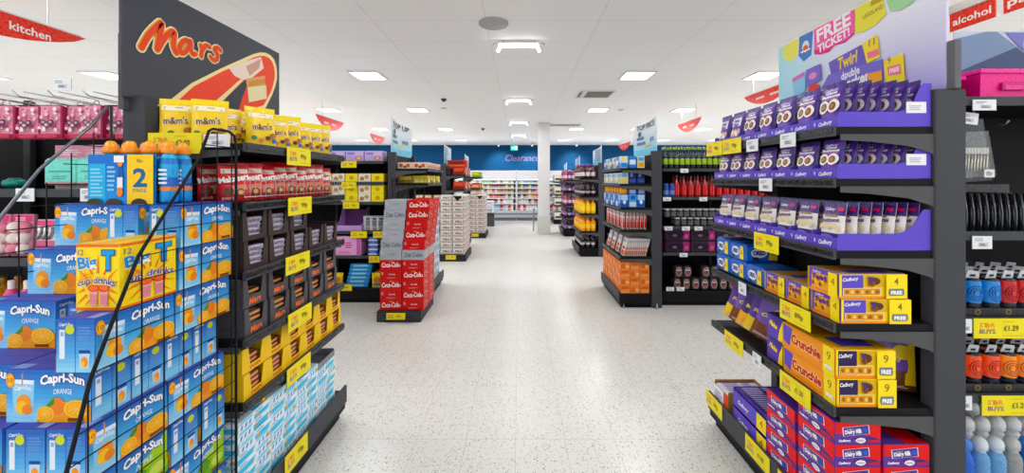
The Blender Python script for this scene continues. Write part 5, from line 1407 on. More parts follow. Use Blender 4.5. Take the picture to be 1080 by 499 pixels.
def aisle(name, me, cat, desc, xs, ys, z, side, nmx, jit=0.0, lean=0.0, tiers=1, th=0.0):
    """ys run away from the camera, facing the aisle; xs are depths from the aisle"""
    rz = PI/2 if side < 0 else -PI/2
    for t in range(tiers):
        for r, x in enumerate(xs):
            for i, y in enumerate(ys):
                mm = me[(i+r+t) % len(me)] if isinstance(me, list) else me
                rw = '' if len(xs) == 1 else ' %s row,' % ('aisle', 'second', 'third', 'inner')[r]
                tr = '' if tiers == 1 else ' %s layer,' % nthu(t, tiers)
                put(name, mm, '%s, %s,%s%s %s' % (desc, nthn(i, len(ys)).replace('from near end', 'nearest'), rw, tr, nmx), cat, (x, y, z+th*t), rz+rf.uniform(-jit, jit), None, lean)

# ================================================================== second left run facing the camera and its end display
run2 = gondola('shelf_run', 'black shelves of boxed sweets behind the dark header display', -3.4, -1.75, 4.93, 5.40, [1.846, 1.575, 1.315, .936, .616], top=1.95)
for x, z, w in ((-2.20, 1.846, .20), (-2.20, 1.575, .19), (-2.17, 1.315, .21), (-2.07, .936, .21), (-1.80, .936, .17), (-2.26, .25, .2), (-1.87, .616, .14)):
    ticket(run2, x, 4.912, z-.0, 0, '99p', w, .085)
y0 = 4.935
LAV = simple_box(.235, .16, .135, C(190,170,222), [(.03,.55,.97,.95,C(206,190,232)), (.08,.62,.5,.85,C(150,130,200))], ell=[(.72,.3,.2,.2,C(206,130,90)), (.72,.3,.12,.12,C(236,190,150))])
grid('sweet_box', LAV, 'sweet box', 'lavender sweet box with orange picture', lin_(-3.12, -1.89, 6), [y0+.085], 1.8465, 0, 'l', 'on top shelf behind yellow pouches')
YW = [simple_box(.16, .15, .11, C(238,220,90), [(.05,.1,.95,.9,C(244,226,70))], ell=[(.5,.5,.2,.25,C(206,170,60))]), simple_box(.16, .15, .11, C(234,228,206), [(.05,.1,.95,.9,C(238,232,214))], ell=[(.3,.4,.18,.25,C(170,130,90)), (.68,.6,.18,.25,C(190,160,110))])]
grid('biscuit_box', YW, 'biscuit box', 'yellow or cream biscuit box', lin_(-3.2, -1.84, 9), [y0+.085], 1.5755, 0, 'l', 'second shelf of boxed sweets')
for t in range(2):
    grid('biscuit_box', YW, 'biscuit box', 'yellow or cream biscuit box', lin_(-3.2, -1.84, 9), [y0+.085], 1.3155+.1105*t, 0, 'l', '%s tier, third shelf of boxed sweets' % ('lower', 'upper')[t])
# lavender open display box and white pouches
m = MB(); c = C(196,160,214); c2 = C(120,70,130)
m.box(-.17, .17, -.12, .15, 0, .004, c); m.box(-.17, .17, .146, .15, 0, .26, c2); m.box(-.17, .17, -.124, -.12, 0, .07, c)
for sx in (-1, 1): m.prism([(-.12,0), (.15,0), (.15,.30), (.08,.30), (.0,.12), (-.12,.08)], lambda a, z, l, sx=sx: (sx*(.17-l), a, z), 0, .004, c)
put('display_tray', m.mesh('display_tray'), 'empty lavender display box with swept sides on fourth shelf', 'tray', (-2.22, y0+.135, .9365))
m, f = pouch(.12, .19, .05, lambda u, v, s: C(214,214,218)); f.rect(-.04, .06, .04, .13, C(150,152,160), nx=4); f.rect(-.03, .14, .03, .16, C(90,92,100), nx=3)
WP = m.mesh('pouch')
for k in range(3): put('sweet_pouch', WP, 'white and grey pouch beside silver drink cases, %s' % nthl(k, 3), 'sweet pouch', (-2.0+.085*k, y0+.10, .9365), .75)
m = MB(); w, d, h = .42, .26, .25; m.box(-w/2, w/2, -d/2, d/2, 0, h, C(226,164,206), 'card', .003); f = Face(m, front(w,d,h), .0008); f.rect(.01, .01, w-.01, h-.01, C(232,172,212)); f.lines(w*.5, h*.4, w*.72, h*.75, 3, C(190,60,140)); f.lines(w*.3, h*.12, w*.7, h*.25, 2, C(206,110,170)); f.rect(w*.86, .01, w-.01, h-.01, C(190,110,180))
put('gift_box', m.mesh('gift_box'), 'large plain pink box on fifth shelf near silver drink cases', 'gift box', (-2.26, y0+.135, .6165))
NB = simple_box(.13, .18, .06, C(60,80,160), [(.05,.1,.95,.5,C(206,214,236)), (.2,.6,.8,.9,C(110,140,206))])
for k in range(4): put('sweet_box', NB, 'dark blue flat sweet box in stack beside pink box, %s' % nthu(k, 4), 'sweet box', (-1.90, y0+.10, .6165+.0608*k), rf.uniform(-.05, .05))
fw = bar(.30, .05, .05, C(40,150,220), C(150,210,240), '')
for k in range(6):
    put('biscuit_pack', fw, 'blue wrapped biscuit pack in the base pile, %s' % nthu(k, 6), 'biscuit pack', (-2.13+.012*k, y0+.08, .191+.0515*k), rf.uniform(-.06, .06))
m, f = pouch(.14, .19, .07, lambda u, v, s: C(236,206,50)); f.ell(0, .10, .045, .04, C(196,130,40), 12); f.rect(-.05, .03, .05, .06, C(60,110,180), nx=4)
YB = m.mesh('pouch')
for k in range(7):
    put('sweet_pouch', YB, 'yellow pouch on base shelf beside blue wrapped packs, %s' % ('leftmost', 'second from left', 'third from left', 'fourth from left', 'right front', 'right middle', 'right back')[k], 'sweet pouch', (-2.83+.15*k if k < 4 else -1.86, y0+.06+.095*(k-4 if k > 3 else 0), .191), rf.uniform(-.05, .05))

# red and silver drink cases in front of the second left display
def cola(base, txt, tc, small=False):
    w, d, h = .245, .262, .1135; m = MB(); m.box(-w/2, w/2, -d/2, d/2, 0, h, base, 'card', .002)
    for mp in (front(w,d,h), backf(w,d,h)):
        f = Face(m, mp, .0008)
        if small: f.text(txt, w*.55, h*.52, h*.13, tc, w=w*.30, bold=.02, shear=.2); f.rect(w*.06, h*.5, w*.16, h*.8, mixc(base, WHT, .25)); f.lines(w*.3, h*.16, w*.8, h*.3, 2, mixc(base, WHT, .35))
        else:
            f.text(txt, w*.49, h*.30, h*.48, tc, w=w*.80, bold=.025, shear=.25, rot=.04); f.ell(w*.94, h*.45, w*.022, h*.12, tc, 10); f.rect(w*.44, h*.82, w*.6, h*.9, mixc(base, C(240,200,90), .6))
    for mp in (rightf(w,d,h), leftf(w,d,h)):
        f = Face(m, mp, .0002); r3 = random.Random(8)
        for k in range(14): f.ell(d*(.08+.84*r3.random()), h*(.15+.7*r3.random()), d*.05, h*.10, [mixc(base, C(236,190,120), .6), mixc(base, WHT, .45), mixc(base, C(60,10,10), .4)][k % 3], 8)
    return m.mesh('drink_case')
RED1, SIL = C(206,18,28), C(176,180,188)
CO = {'R': cola(RED1, 'Coca-Cola', WHT), 'r': cola(RED1, 'Coca-Cola', WHT, True), 'S': cola(SIL, 'Diet Coke', C(110,110,120)), 's': cola(SIL, 'Coke', C(130,130,140), True)}
lay = ['Rr', 'rR', 'Rr', 'rR', 'Rr', 'sS', 'Sr', 'sR', 'sr', 'SR', 'sR']
for k, cs in enumerate(lay):
    off = 0 if k < 5 else (.0, .012, .03, .045, .06, .09)[k-5]
    for i in range(2):
        for j in range(2):
            if j == 1 and i == 0 and k > 8: continue
            nm = {'R':'red drink case with large white script','r':'red drink case with small white script','S':'silver drink case with large lettering','s':'silver drink case with small lettering'}[cs[i]]
            put('drink_case', CO[cs[i]], '%s, %s %s of stack, %s layer' % (nm, ('left', 'right')[i], ('front', 'back')[j], nthu(k, 11)), 'drink case',
                (-1.455+.252*i+off*(.9 if i else .75)*(.8 if k == 10 else 1), 4.445+.275*j, .121+.1139*k), rf.uniform(-.006, .006))
t = thing('pallet_base', 'dark low display base with handle under the red drink cases', 'display base', (-1.34, 4.58, 0))
m = MB(); m.box(-1.60, -1.10, 4.27, 4.90, .0, .12, C(52,54,56), 'powder', .004); m.box(-1.59, -1.11, 4.262, 4.27, .015, .105, C(64,66,70), 'powder', .002); part('base', m, t)
m = MB(); m.tube([(-1.51, 4.262, .05), (-1.51, 4.235, .045), (-1.19, 4.235, .045), (-1.19, 4.262, .05)], .009, C(20,20,22), 'plastic', 8); part('handle', m, t, 'black bar handle')
ticket(t, -1.37, 4.228, .118, 0, '£3.00', .21, .075)
m = MB()
for yy in (4.92,):
    for k in range(7): m.tube([(-1.64+.07*k, yy, .2), (-1.64+.07*k, yy, 1.62)], .003, BK, 'powder', 5)
    for k in range(16): m.tube([(-1.65, yy, .25+.09*k), (-1.17, yy, .25+.09*k)], .003, BK, 'powder', 5)
part('wire_back', m, t, 'black wire mesh behind the cases')
# goods on the second left display
SB = [simple_box(.15, .20, .085, C(232,206,180), [(.04,.1,.96,.9,C(236,214,190))], ell=[(.25,.5,.13,.3,C(206,90,60)), (.7,.5,.13,.3,C(206,110,70)), (.5,.3,.1,.2,C(110,70,50))])]
aisle('biscuit_box', SB, 'biscuit box', 'cream box with red fruit', [-1.30, -1.50], lin_(5.08, 5.74, 5), 1.7505, -1, 'top shelf behind red cases')
YG = [simple_box(.13, .2, .10, C(206,186,70), [(.1,.1,.9,.5,C(240,226,150))]), simple_box(.13, .2, .10, C(150,120,60), [(.1,.4,.9,.9,C(226,206,90))])]
aisle('biscuit_box', YG, 'biscuit box', 'olive and yellow box', [-1.30, -1.50], lin_(5.08, 5.72, 5), 1.5605, -1, 'second shelf behind red cases')
DC = simple_box(.24, .36, .118, C(186,196,206), [(.02,.05,.98,.42,C(206,216,222)), (.1,.5,.9,.9,C(160,176,190))], ell=[(.5,.5,.1,.2,C(110,130,150))])
for k in range(9):
    for j in range(3):
        if k == 8 and j == 0: continue
        put('drink_case', DC, 'silver blue multipack of cans, %s stack behind red cases, %s layer' % (nthn(j, 3).replace(' from near end', ''), nthu(k, 9)), 'drink case', (-1.374+rf.uniform(-.008, .004), 5.07+.27*j, .176+.1184*k), PI/2+rf.uniform(-.008, .008))
WB_ = [simple_box(.10, .14, .08, C(226,222,220), [(.1,.2,.9,.6,C(190,196,210))]), simple_box(.10, .14, .08, C(110,150,210), [(.1,.2,.9,.7,C(220,230,240))]), simple_box(.10, .14, .08, C(214,170,150), [(.1,.2,.9,.7,C(240,226,220))])]
aisle('small_pack', WB_, 'pack', 'small pack lying on silver blue multipacks', [-1.30], lin_(5.2, 5.75, 5), .176+.1184*9+.001, -1, 'behind red drink cases')

# ================================================================== third and fourth left displays with white case stacks
def wcase(a, b, big=False):
    w, d, h = .23, .26, .1165; m = MB(); m.box(-w/2, w/2, -d/2, d/2, 0, h, C(226,222,216), 'card', .002)
    for mp, q in ((front(w,d,h), w), (rightf(w,d,h), d), (leftf(w,d,h), d)):
        f = Face(m, mp, .001); f.rect(.003, .003, q-.003, h*.3, C(206,198,190)); f.text('STELLA', q*.5, h*.42, h*.28, a, w=q*.56, bold=.05); f.rect(q*.1, h*.08, q*.9, h*.16, b)
        f.rect(q*.90, h*.36, q*.97, h*.8, b)
    return m.mesh('beer_case')
WC = [wcase(C(60,50,54), C(170,60,60)), wcase(C(150,50,60), C(120,110,104))]
def stack(nm, x0, y0, n, top_tri, cols=2, deep=3, pitch=.244):
    for k in range(n):
        for i in range(cols):
            for j in range(deep):
                if 0 < j and i == 0: continue
                put('beer_case', WC[(k+i) % 2], 'white beer case, %s %s, %s layer of %s' % (('left', 'right')[i], ('front', 'middle', 'back')[j], nthu(k, n), nm), 'beer case',
                    (x0+pitch*i, y0+.274*j, .131+.117*k), rf.uniform(-.006, .006))
    m = MB()
    m.prism([(-.09,0), (.09,0), (0,-.10)], lambda a, z, l: (a, l, z), -.003, .003, C(24,22,24), 'card')
    tri = m.mesh('marker')
    for q, (i, zz) in enumerate(((1, n-.15),)):
        put('hanging_marker', tri, 'black triangular card on front of %s' % nm, 'marker card', (x0+pitch*i-.02, y0-.136, .131+.117*zz), 0)
    t = thing('pallet_base', 'dark low display base under the %s' % nm, 'display base', (x0+pitch/2, y0+.2, 0))
    m = MB(); m.box(x0-.15, x0+pitch*(cols-1)+.15, y0-.17, y0+.70, 0, .13, C(46,46,46), 'powder', .004); part('base', m, t)
    ticket(t, x0+pitch*.4, y0-.174, .125, 0, '99p', .20, .085)
stack('tall white stack', -1.43, 7.62, 10, True)
stack('farther white stack', -1.30, 10.6, 9, True)
OB = [simple_box(.14, .25, .16, C(160,44,30), [(.1,.5,.9,.9,C(206,90,50)), (.1,.1,.9,.3,C(90,26,22))]), simple_box(.14, .25, .16, C(190,76,44), [(.1,.2,.9,.6,C(220,170,140))]), simple_box(.14, .25, .16, C(226,206,186), [(.1,.3,.9,.7,C(206,80,50))])]
for s, z in enumerate((1.7205, 1.4005, 1.0505, .7005, .176)):
    aisle('snack_box', OB, 'snack box', ('red', 'orange red', 'red and cream', 'orange', 'rust red')[s]+' snack box', [-1.32], lin_(8.43, 9.27, 6), z, -1, '%s shelf behind tall white stack' % ('top', 'second', 'third', 'fourth', 'base')[s])
m = MB(); w, d, h = .42, .30, .17; c = C(190,50,36); m.box(-w/2, w/2, -d/2, d/2, 0, .004, c)
for a in ((-w/2, w/2, -d/2, -d/2+.004), (-w/2, w/2, d/2-.004, d/2)): m.box(*a, .004, h, c)
for a in ((-w/2, -w/2+.004), (w/2-.004, w/2)): m.box(*a, -d/2+.004, d/2-.004, .004, h, c)
f = Face(m, front(w,d,h), .001); f.rect(.03, .03, w-.03, h*.4, C(214,110,70)); f.rect(.05, h*.5, w-.05, h*.8, C(120,26,20))
put('open_crate', m.mesh('crate'), 'red open carton on top of third left display', 'carton', (-1.40, 8.72, 1.8815), 0)
GRN = [simple_box(.15, .22, .15, C(150,170,50), [(.1,.4,.9,.8,C(196,214,70))]), simple_box(.15, .22, .15, C(70,80,50), [(.1,.2,.9,.6,C(190,196,150))])]
for s, z in enumerate((1.7005, 1.3505, 1.0005, .6505, .176)):
    aisle('snack_box', GRN if s == 0 else OB[1:]+GRN[1:], 'snack box', ('green', 'mixed', 'tan', 'brown', 'dark')[s]+' box', [-1.32], lin_(11.7, 12.5, 5), z, -1, '%s shelf of farthest left display' % ('top', 'second', 'third', 'fourth', 'base')[s])
# white chiller cabinet with a dark bin at the far left
t = thing('chest_cabinet', 'white low cabinet before the far fridges', 'cabinet', (-1.22, 13.7, 0))
m = MB(); m.box(-1.52, -.92, 13.4, 14.1, .04, .80, C(226,228,232), 'powder', .02); m.box(-1.50, -.94, 13.42, 14.08, 0, .05, C(60,60,62), 'powder'); part('body', m, t)
m = MB(); m.box(-1.53, -.91, 13.39, 14.11, .80, .84, C(206,208,212), 'powder', .01); part('lid', m, t)
m = MB(); m.box(-1.50, -.94, 13.394, 13.40, .52, .56, C(170,172,178), 'powder'); part('trim_strip', m, t)
t = thing('waste_bin', 'dark grey square bin beside the white cabinet', 'bin', (-.98, 13.2, 0))
m = MB(); m.box(-1.14, -.84, 13.05, 13.35, 0, .42, C(74,78,84), 'plastic', .015); part('body', m, t)
m = MB(); m.box(-1.15, -.83, 13.04, 13.36, .42, .46, C(54,56,62), 'plastic', .01); part('lid', m, t)

# ================================================================== wine run and gift display on the right
run3 = gondola('shelf_run', 'black wine shelves right of gift box display', 1.83, 3.5, 4.82, 5.30, [1.744, 1.384, 1.012, .676], top=1.95)
for z, xs in ((1.744, (2.10,)), (1.384, (1.88, 2.34)), (1.012, (1.90, 2.12, 2.28)), (.676, (2.09,)), (.245, (1.92, 2.05))):
    for x in xs: ticket(run3, x, 4.805, z, 0, '', .10, .05, 'white', 'small white shelf ticket')
GW = simple_bottle(.031, .285, C(26,34,20), C(150,176,64), C(158,190,70), .52, .36, 'bottle', (.20, .46))
RW = simple_bottle(.036, .275, C(150,10,20), C(60,10,14), C(206,24,34), .60, .36, 'bottle', (.10, .52))
xs = lin_(1.88, 3.3, 21)
grid('wine_bottle', GW, 'wine bottle', 'dark bottle with lime label', xs, [4.87, 4.95], 1.7445, 0, 'l', 'top shelf of wine run')
grid('wine_bottle', RW, 'wine bottle', 'red bottle', lin_(2.03, 3.3, 15), [4.88, 4.97], 1.3845, 0, 'l', 'second shelf of wine run')
BC = simple_bottle(.035, .17, C(40,70,150), C(60,90,170), C(120,140,190), .8, .8, 'plastic')
grid('drink_can', BC, 'can', 'blue can', [1.89, 1.965], [4.87], 1.3845, 0, 'l', 'left end of second wine shelf')
def jar(body, lid, lab, r=.038, h=.11):
    m = MB(); m.lathe([(r*.95, 0, body), (r, .006, body), (r, h*.15, lab), (r, h*.65, body), (r, h*.8, body), (r*.9, h*.84, lid), (r*.95, h*.85, lid), (r*.95, h*.99, lid), (r*.85, h)], 14, body, 'bottle'); return m.mesh('jar')
JR = jar(C(28,24,26), C(196,196,200), C(90,86,90))
for r in range(2):
    grid('jar', JR, 'jar', 'dark jar with silver lid', lin_(1.90 if r else 2.03, 3.3, 18 if r else 16), [4.87, 4.96], 1.0125+.1108*r, 0, 'l', '%s tier, third wine shelf' % ('lower', 'upper')[r])
FB_ = simple_box(.31, .30, .150, C(34,22,36), [(.02,.08,.98,.9,C(50,26,50)), (.72,.08,.98,.9,C(150,50,110))], ell=[(.42,.5,.34,.28,C(20,14,22)), (.38,.44,.10,.12,C(120,90,130)), (.85,.4,.08,.2,C(190,90,140))])
for r in range(2):
    grid('wine_box', FB_, 'wine box', 'black and magenta wine box', [2.03+.325*k for k in range(4)], [4.99], .6765+.1505*r, 0, 'l', '%s tier, fourth wine shelf' % ('lower', 'upper')[r])
def candle(): 
    m = MB(); w, d, h = .105, .10, .155; m.box(-w/2, w/2, -d/2, d/2, 0, h, C(40,36,38), 'foil', .014); f = Face(m, front(w,d,h), .001, 'foil'); f.ell(w/2, h*.52, w*.36, h*.38, C(196,190,190), 16); f.ell(w/2, h*.52, w*.31, h*.34, C(110,60,56), 16); f.rect(w*.26, h*.6, w*.74, h*.72, C(206,180,170)); f.rect(w*.3, h*.3, w*.7, h*.36, C(190,110,90)); return m.mesh('gift_pack')
CD = candle()
grid('gift_pack', CD, 'gift pack', 'dark pack with oval label', [2.03+.118*k for k in range(11)], [4.90], .1915, 0, 'l', 'lower tier, base of wine run')
grid('gift_pack', CD, 'gift pack', 'dark pack with oval label', [2.05, 2.165, 2.40, 2.515, 2.63, 2.86, 2.975, 3.2], [4.90], .3470, 0, 'l', 'upper tier, base of wine run')

# gift display: every shelf has a near row facing the camera side and rows facing the aisle
def depth_rows(name, me, cat, desc, z, xs, ys, nm, jit=.03, lean=0., tiers=1, th=0.):
    aisle(name, me, cat, desc, xs, ys, z, 1, nm, jit, lean, tiers, th)
BWb = [simple_box(.10, .09, .15, C(206,226,240), [(.05,.05,.95,.45,C(60,140,210)), (.1,.6,.6,.9,C(246,220,110))]), simple_box(.10, .09, .15, C(60,130,206), [(.1,.3,.9,.7,C(226,236,246))]), simple_box(.10, .09, .15, C(240,232,206), [(.1,.1,.9,.5,C(236,170,60)), (.1,.6,.9,.9,C(90,160,220))])]
gx = [1.335, 1.44, 1.545]
depth_rows('gift_box', BWb, 'gift box', 'upright blue and white box', 1.7525, gx, lin_(4.84, 5.66, 8), 'top of gift display')
LB_ = [simple_box(.11, .095, .14, C(214,222,214), [(.1,.1,.9,.5,C(226,206,110)), (.1,.6,.9,.9,C(120,170,220))]), simple_box(.11, .095, .14, C(176,206,226), [(.1,.2,.9,.6,C(244,240,220))])]
DBb = simple_box(.11, .095, .15, C(26,36,90), [(.1,.1,.9,.4,C(50,80,160)), (.2,.6,.5,.9,C(110,150,206))])
depth_rows('gift_box', LB_, 'gift box', 'pale box', 1.5535, [1.335], lin_(4.84, 5.66, 7), 'second shelf of gift display')
depth_rows('gift_box', DBb, 'gift box', 'dark blue box', 1.5535, [1.44, 1.545], lin_(4.84, 5.66, 7), 'second shelf of gift display')
BLp = [simple_box(.11, .095, .165, C(40,110,200), [(.05,.55,.95,.95,C(176,206,236)), (.1,.1,.9,.4,C(30,80,170))], ell=[(.5,.4,.2,.16,C(226,236,246))]), simple_box(.11, .095, .165, C(90,160,220), [(.05,.05,.95,.4,C(210,226,240)), (.2,.6,.8,.9,C(40,90,180))])]
depth_rows('gift_box', BLp, 'gift box', 'bright blue box', 1.2565, gx, lin_(4.84, 5.66, 7), 'third shelf of gift display')
ORj = simple_box(.07, .07, .085, C(236,150,30), [(.1,.3,.9,.7,C(250,200,80))])
depth_rows('gift_box', ORj, 'gift box', 'small orange box', 1.4222, [1.335], lin_(4.84, 5.66, 7), 'lying on bright blue boxes')
ICE = simple_box(.11, .09, .07, C(70,100,190), [(.1,.2,.9,.8,C(180,190,226))])
depth_rows('gift_box', ICE, 'gift box', 'small violet blue box', 1.4222, [1.44, 1.55], lin_(4.84, 5.66, 7), 'lying on bright blue boxes')
def strawpack():
    w, d, h = .12, .03, .215; m = MB(); m.box(-w/2, w/2, -d/2, d/2, 0, h, C(236,226,224), 'foil', .004)
    for mp, a in ((front(w,d,h), w), (rightf(w,d,h), d), (leftf(w,d,h), d), (backf(w,d,h), w)):
        f = Face(m, mp, .0008, 'foil'); f.rect(a*.1, h*.08, a*.9, h*.45, C(206,40,40)); f.ell(a*.5, h*.56, a*.34, h*.13, C(226,60,54), 12); f.ell(a*.44, h*.6, a*.12, h*.05, C(240,150,130), 8); f.rect(a*.3, h*.05, a*.7, h*.12, C(90,140,70)); f.rect(a*.15, h*.8, a*.85, h*.9, C(206,120,140))
    return m.mesh('sweet_pack')
SPp = strawpack()
for r, x in enumerate(lin_(1.33, 1.60, 7)):
    for i, y in enumerate(lin_(4.86, 5.62, 5)):
        if r > 3 and i > 1: continue
        put('sweet_pack', SPp, 'white and strawberry red pack, %s from aisle, %s, fourth shelf of gift display' % (numw(r), nthn(i, 5).replace('from near end', 'nearest')), 'sweet pack', (x, y, .9755), PI/2+rf.uniform(-.06, .06)+PI, None, 0, rf.uniform(-.03, .10)*0)
def bookpack():
    w, d, h = .155, .016, .225; m = MB(); m.box(-w/2, w/2, -d/2, d/2, 0, h, C(230,224,220), 'card', .002)
    for mp, a in ((front(w,d,h), w), (rightf(w,d,h), d), (leftf(w,d,h), d), (backf(w,d,h), w)):
        f = Face(m, mp, .0008); f.rect(a*.1, h*.05, a*.9, h*.3, C(206,90,50)); f.rect(a*.2, h*.36, a*.8, h*.52, C(170,60,50)); f.rect(a*.2, h*.75, a*.8, h*.9, C(160,166,180))
    return m.mesh('sweet_pack')
BK_ = bookpack(); nb = 12
for i, y in enumerate(lin_(4.84, 5.60, 4)):
    for r in range(nb):
        if i > 1 and r > 5: continue
        o = put('sweet_pack', BK_, 'white slim leaning pack, %s from aisle, %s, fifth shelf of gift display' % (numw(r), nthn(i, 4).replace('from near end', 'nearest')), 'sweet pack', (1.325+.0245*r, y+.005, .6408+.004), PI/2, None, 0, 0)
        o.rotation_euler = (0, .30, 0); o.rotation_mode = 'XYZ'; o.data = BK_
        o.rotation_euler = Matrix.Rotation(.26, 4, 'Y').to_3x3().to_4x4().__matmul__(Matrix.Rotation(PI/2, 4, 'Z')).to_euler()
ORC = [simple_box(.12, .12, .098, C(230,126,66), [(.06,.08,.94,.5,C(238,156,98)), (.2,.6,.8,.85,C(210,104,50))]), simple_box(.12, .12, .098, C(236,144,84), [(.1,.2,.5,.8,C(216,112,60)), (.6,.3,.9,.6,C(246,190,140))])]
for k in range(4):
    for r, x in enumerate((1.335, 1.459, 1.583)):
        for i, y in enumerate(lin_(4.82, 5.66, 7)):
            if r > 0 and i > 1 and k < 3: continue
            put('sweet_carton', ORC[(k+r+i) % 2], 'orange carton, %s from aisle, %s, %s layer on gift display base' % (numw(r), nthn(i, 7).replace('from near end', 'nearest'), nthu(k, 4)), 'carton', (x, y, .176+.0985*k), -PI/2+rf.uniform(-.02, .02))
# adjustable feet seen under the near end
m = MB(); m.lathe([(.022, 0), (.022, .008), (.008, .014), (.008, .06)], 10, C(150,152,154), 'steel', (1.32, 4.76, 0)); part('foot', m, choc_unit, 'steel levelling foot')
m = MB(); m.lathe([(.022, 0), (.022, .008), (.008, .014), (.008, .06)], 10, C(150,152,154), 'steel', (1.72, 4.72, 0)); part('foot', m, choc_unit, 'steel levelling foot')

# ================================================================== drinks displays further back on the right
RB = simple_bottle(.045, .30, C(74,14,34), C(110,50,140), C(226,216,220), .60, .38, 'bottle', (.16, .42))
DK = simple_bottle(.045, .30, C(34,14,26), C(50,30,40), C(196,186,190), .62, .38, 'bottle', (.22, .36))
YJ = simple_bottle(.056, .30, C(246,190,20), C(240,150,20), C(250,214,60), .62, .40, 'plastic', (.2, .5))
OJ = simple_bottle(.056, .30, C(240,160,24), C(236,140,20), C(250,206,60), .62, .40, 'plastic', (.2, .5))
BL = simple_bottle(.045, .30, C(24,18,26), C(90,50,60), C(206,196,190), .62, .36, 'bottle', (.24, .40))
for me, d, z, nm, sp in ((RB, 'dark red bottle', 1.6405, 'top', 8), (DK, 'dark cordial bottle', 1.2645, 'second', 8), (YJ, 'yellow juice bottle', .9005, 'third', 7), (OJ, 'orange juice bottle', .5305, 'fourth', 7), (BL, 'black bottle with pale label', .176, 'base', 8)):
    aisle('drink_bottle', me, 'bottle', d, [1.345, 1.455, 1.565], lin_(7.98, 8.82, sp), z, 1, '%s shelf of juice display' % nm)
PBT = [simple_bottle(.045, .29, C(44,22,52), C(120,60,150), C(150,110,170), .62, .4, 'bottle', (.2, .5)), simple_bottle(.045, .29, C(52,20,60), C(90,40,120), C(206,190,200), .62, .4, 'bottle', (.2, .4))]
PKT = [simple_bottle(.045, .27, C(170,80,120), C(206,120,160), C(226,200,210), .66, .5, 'plastic', (.2, .5)), simple_bottle(.045, .27, C(110,50,90), C(190,90,140), C(226,206,214), .66, .5, 'plastic', (.2, .5))]
for s, z in enumerate((1.6005, 1.2505, .9005, .5505, .176)):
    aisle('drink_bottle', PKT if s in (0, 2) else PBT, 'bottle', ('pink', 'purple', 'plum', 'violet', 'dark purple')[s]+' bottle', [1.345, 1.455, 1.565], lin_(10.84, 11.66, 7), z, 1, '%s shelf of purple bottle display' % ('top', 'second', 'third', 'fourth', 'base')[s])
WL = [simple_box(.14, .3, .24, C(206,200,190), [(.1,.2,.9,.5,C(60,60,40))]), simple_box(.14, .3, .24, C(60,50,66), [(.1,.2,.9,.5,C(206,190,200))])]
for s, z in enumerate((1.5505, 1.1005, .7005, .176)):
    aisle('drink_pack', WL, 'drink pack', ('pale', 'grey', 'black and white', 'dark')[s]+' pack', [1.45], lin_(13.8, 14.5, 5), z, 1, '%s shelf of farthest right display' % ('top', 'second', 'third', 'base')[s])
# plain backs of the runs behind those displays
run4 = gondola('shelf_run', 'dark shelf run behind the juice bottle display', 1.83, 3.6, 7.98, 8.4, [1.5, 1.1, .7], top=1.9)
run5 = gondola('shelf_run', 'dark shelf run behind the tall white stack', -3.4, -1.75, 8.4, 8.85, [1.5, 1.1, .7], top=1.9)
BT2 = simple_bottle(.04, .28, C(50,60,70), C(90,140,170), C(150,180,190), .62, .36, 'bottle')
for z, nm in ((1.5005, 'upper'), (1.1005, 'middle'), (.7005, 'lower'), (.1915, 'base')):
    grid('drink_bottle', BT2, 'bottle', 'slate blue bottle', lin_(1.90, 2.6, 7), [8.05], z, 0, 'l', '%s shelf behind juice display' % nm)
    grid('snack_box', OB[2], 'snack box', 'cream and red snack box', lin_(-2.6, -1.82, 5), [8.56], z, 0, 'l', '%s shelf of run behind white stack' % nm)

# ================================================================== open fridges along the back wall
FY = 15.05
def fridge(x0, x1, label):
    t = thing('open_fridge', label, 'fridge', ((x0+x1)/2, FY+.45, 0))
    m = MB(); m.box(x0, x1, FY+.80, FY+.86, .1, 2.0, C(214,218,222), 'powder'); m.box(x0, x0+.03, FY+.05, FY+.80, .1, 2.0, C(220,222,226), 'powder'); m.box(x1-.03, x1, FY+.05, FY+.80, .1, 2.0, C(220,222,226), 'powder'); part('body', m, t)
    m = MB(); m.box(x0, x1, FY, FY+.86, 1.62, 1.98, C(232,232,236), 'powder', .01); part('canopy', m, t)
    m = MB(); m.box(x0, x1, FY-.06, FY+.80, .0, .12, C(110,114,120), 'powder'); m.box(x0, x1, FY-.10, FY+.80, .12, .36, C(186,190,196), 'powder', .01); m.box(x0, x1, FY-.115, FY-.10, .24, .29, C(120,124,132), 'powder'); part('base', m, t)
    zs = [.40, .66, .88, 1.08, 1.28, 1.47]
    for z in zs[1:]:
        m = MB(); m.box(x0+.03, x1-.03, FY+.16, FY+.80, z-.02, z, C(220,222,226), 'powder'); m.box(x0+.03, x1-.03, FY+.148, FY+.16, z-.028, z+.012, C(236,238,240), 'plastic'); part('shelf', m, t)
    m = MB(); m.box(x0+.03, x1-.03, FY-.06, FY+.80, .36, .40, C(206,208,212), 'powder'); part('deck', m, t)
    m = MB(); m.box(x0+.05, x1-.05, FY+.06, FY+.10, 1.605, 1.619, (1, 1, 1, 1), 'glow'); part('strip_light', m, t)
    return zs
frs = [(-4.3, -2.2), (-2.19, -.09), (-.08, 2.02), (2.03, 4.1)]
fnm = ['leftmost', 'left of centre', 'middle', 'rightmost']
PAL = [[C(226,226,230), C(150,190,220), C(200,60,70), C(236,230,220)], [C(226,228,230), C(70,60,70), C(206,50,60), C(240,240,240)], [C(60,50,56), C(226,226,226), C(214,150,60), C(190,50,60)], [C(206,60,90), C(150,150,80), C(120,60,70), C(226,206,170)], [C(50,60,150), C(170,40,70), C(70,60,66), C(226,200,80)], [C(110,180,220), C(150,190,80), C(80,100,60), C(236,226,200)]]
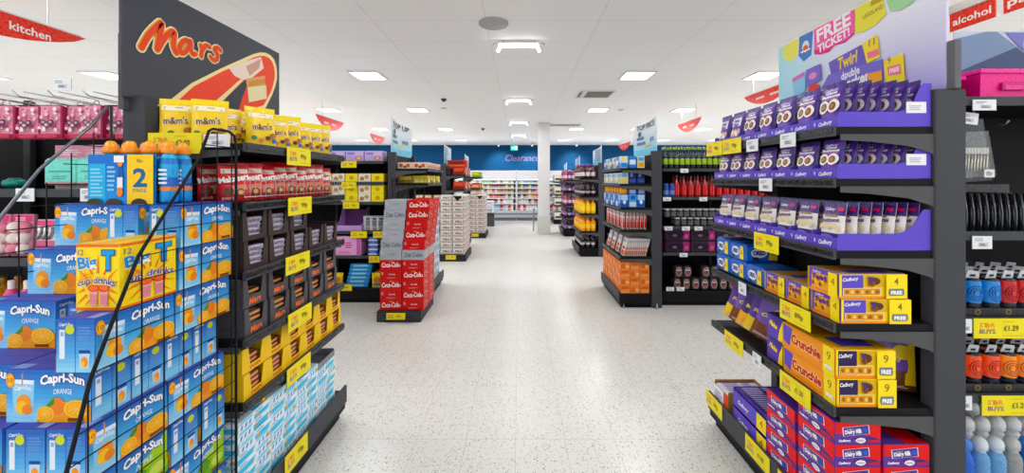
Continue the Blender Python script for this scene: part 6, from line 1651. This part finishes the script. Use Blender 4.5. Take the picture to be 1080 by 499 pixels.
MB_ = [[simple_box(.098, .16, (.19, .165, .14, .14, .13, .10)[s], c, [(.08,.2,.92,.55,mixc(c, WHT, .55)), (.1,.7,.6,.88,mixc(c, C(20,20,20), .5))]) for c in PAL[s]] for s in range(6)]
for fi, (x0, x1) in enumerate(frs):
    zs = fridge(x0, x1, 'white open fridge along the back wall, %s' % fnm[fi])
    if fi in (0, 3):
        xs_ = [x0+.10+.1075*k for k in range(18)][-6:] if fi == 0 else [x0+.10+.1075*k for k in range(6)]
    else: xs_ = [x0+.10+.1075*k for k in range(18)]
    for s, z in enumerate(zs):
        for k, x in enumerate(xs_):
            put('chilled_pack', MB_[s][(k//3+(k*k+s) % 2+s+fi) % 4], 'chilled pack, %s, %s shelf of %s fridge' % (nthl(k, len(xs_)), ('lowest', 'second', 'third', 'fourth', 'fifth', 'topmost')[s], fnm[fi]), 'chilled pack', (x, FY+.27 if s else FY+.08, z+.0005), 0)
# post and rail beside the column
t = thing('barrier_rail', 'low grey barrier rail beside the white column', 'barrier', (.42, 11.9, 0))
m = MB(); m.tube([(.47, 11.9, 0), (.47, 11.9, .62), (.50, 12.0, .66), (.50, 12.5, .66), (.50, 12.6, .62), (.50, 12.6, 0)], .022, C(150,152,156), 'steel', 8); part('rail', m, t)
# ================================================================== camera, added fill light, exposure
cam = bpy.data.cameras.new('camera'); cam.lens = 36*F/1080; cam.sensor_width = 36; cam.sensor_fit = 'HORIZONTAL'
cam.shift_x = -(CX-540)/1080; cam.shift_y = -(249.5-CY)/1080; cam.clip_start = .05
co = bpy.data.objects.new('camera', cam); COL.objects.link(co); co.location = (0, 0, CH); co.rotation_euler = (PI/2, 0, 0)
SC.camera = co
w = bpy.data.worlds.new('fill_light'); SC.world = w; w.use_nodes = True  # even white fill, added through the open back and sides of the room
bg = w.node_tree.nodes['Background']; bg.inputs[0].default_value = (.93, .96, 1.0, 1); bg.inputs[1].default_value = 1.0
vs = SC.view_settings; vs.view_transform = 'Standard'; vs.look = 'None'; vs.gamma = 1; vs.use_curve_mapping = False; vs.exposure = 0.08
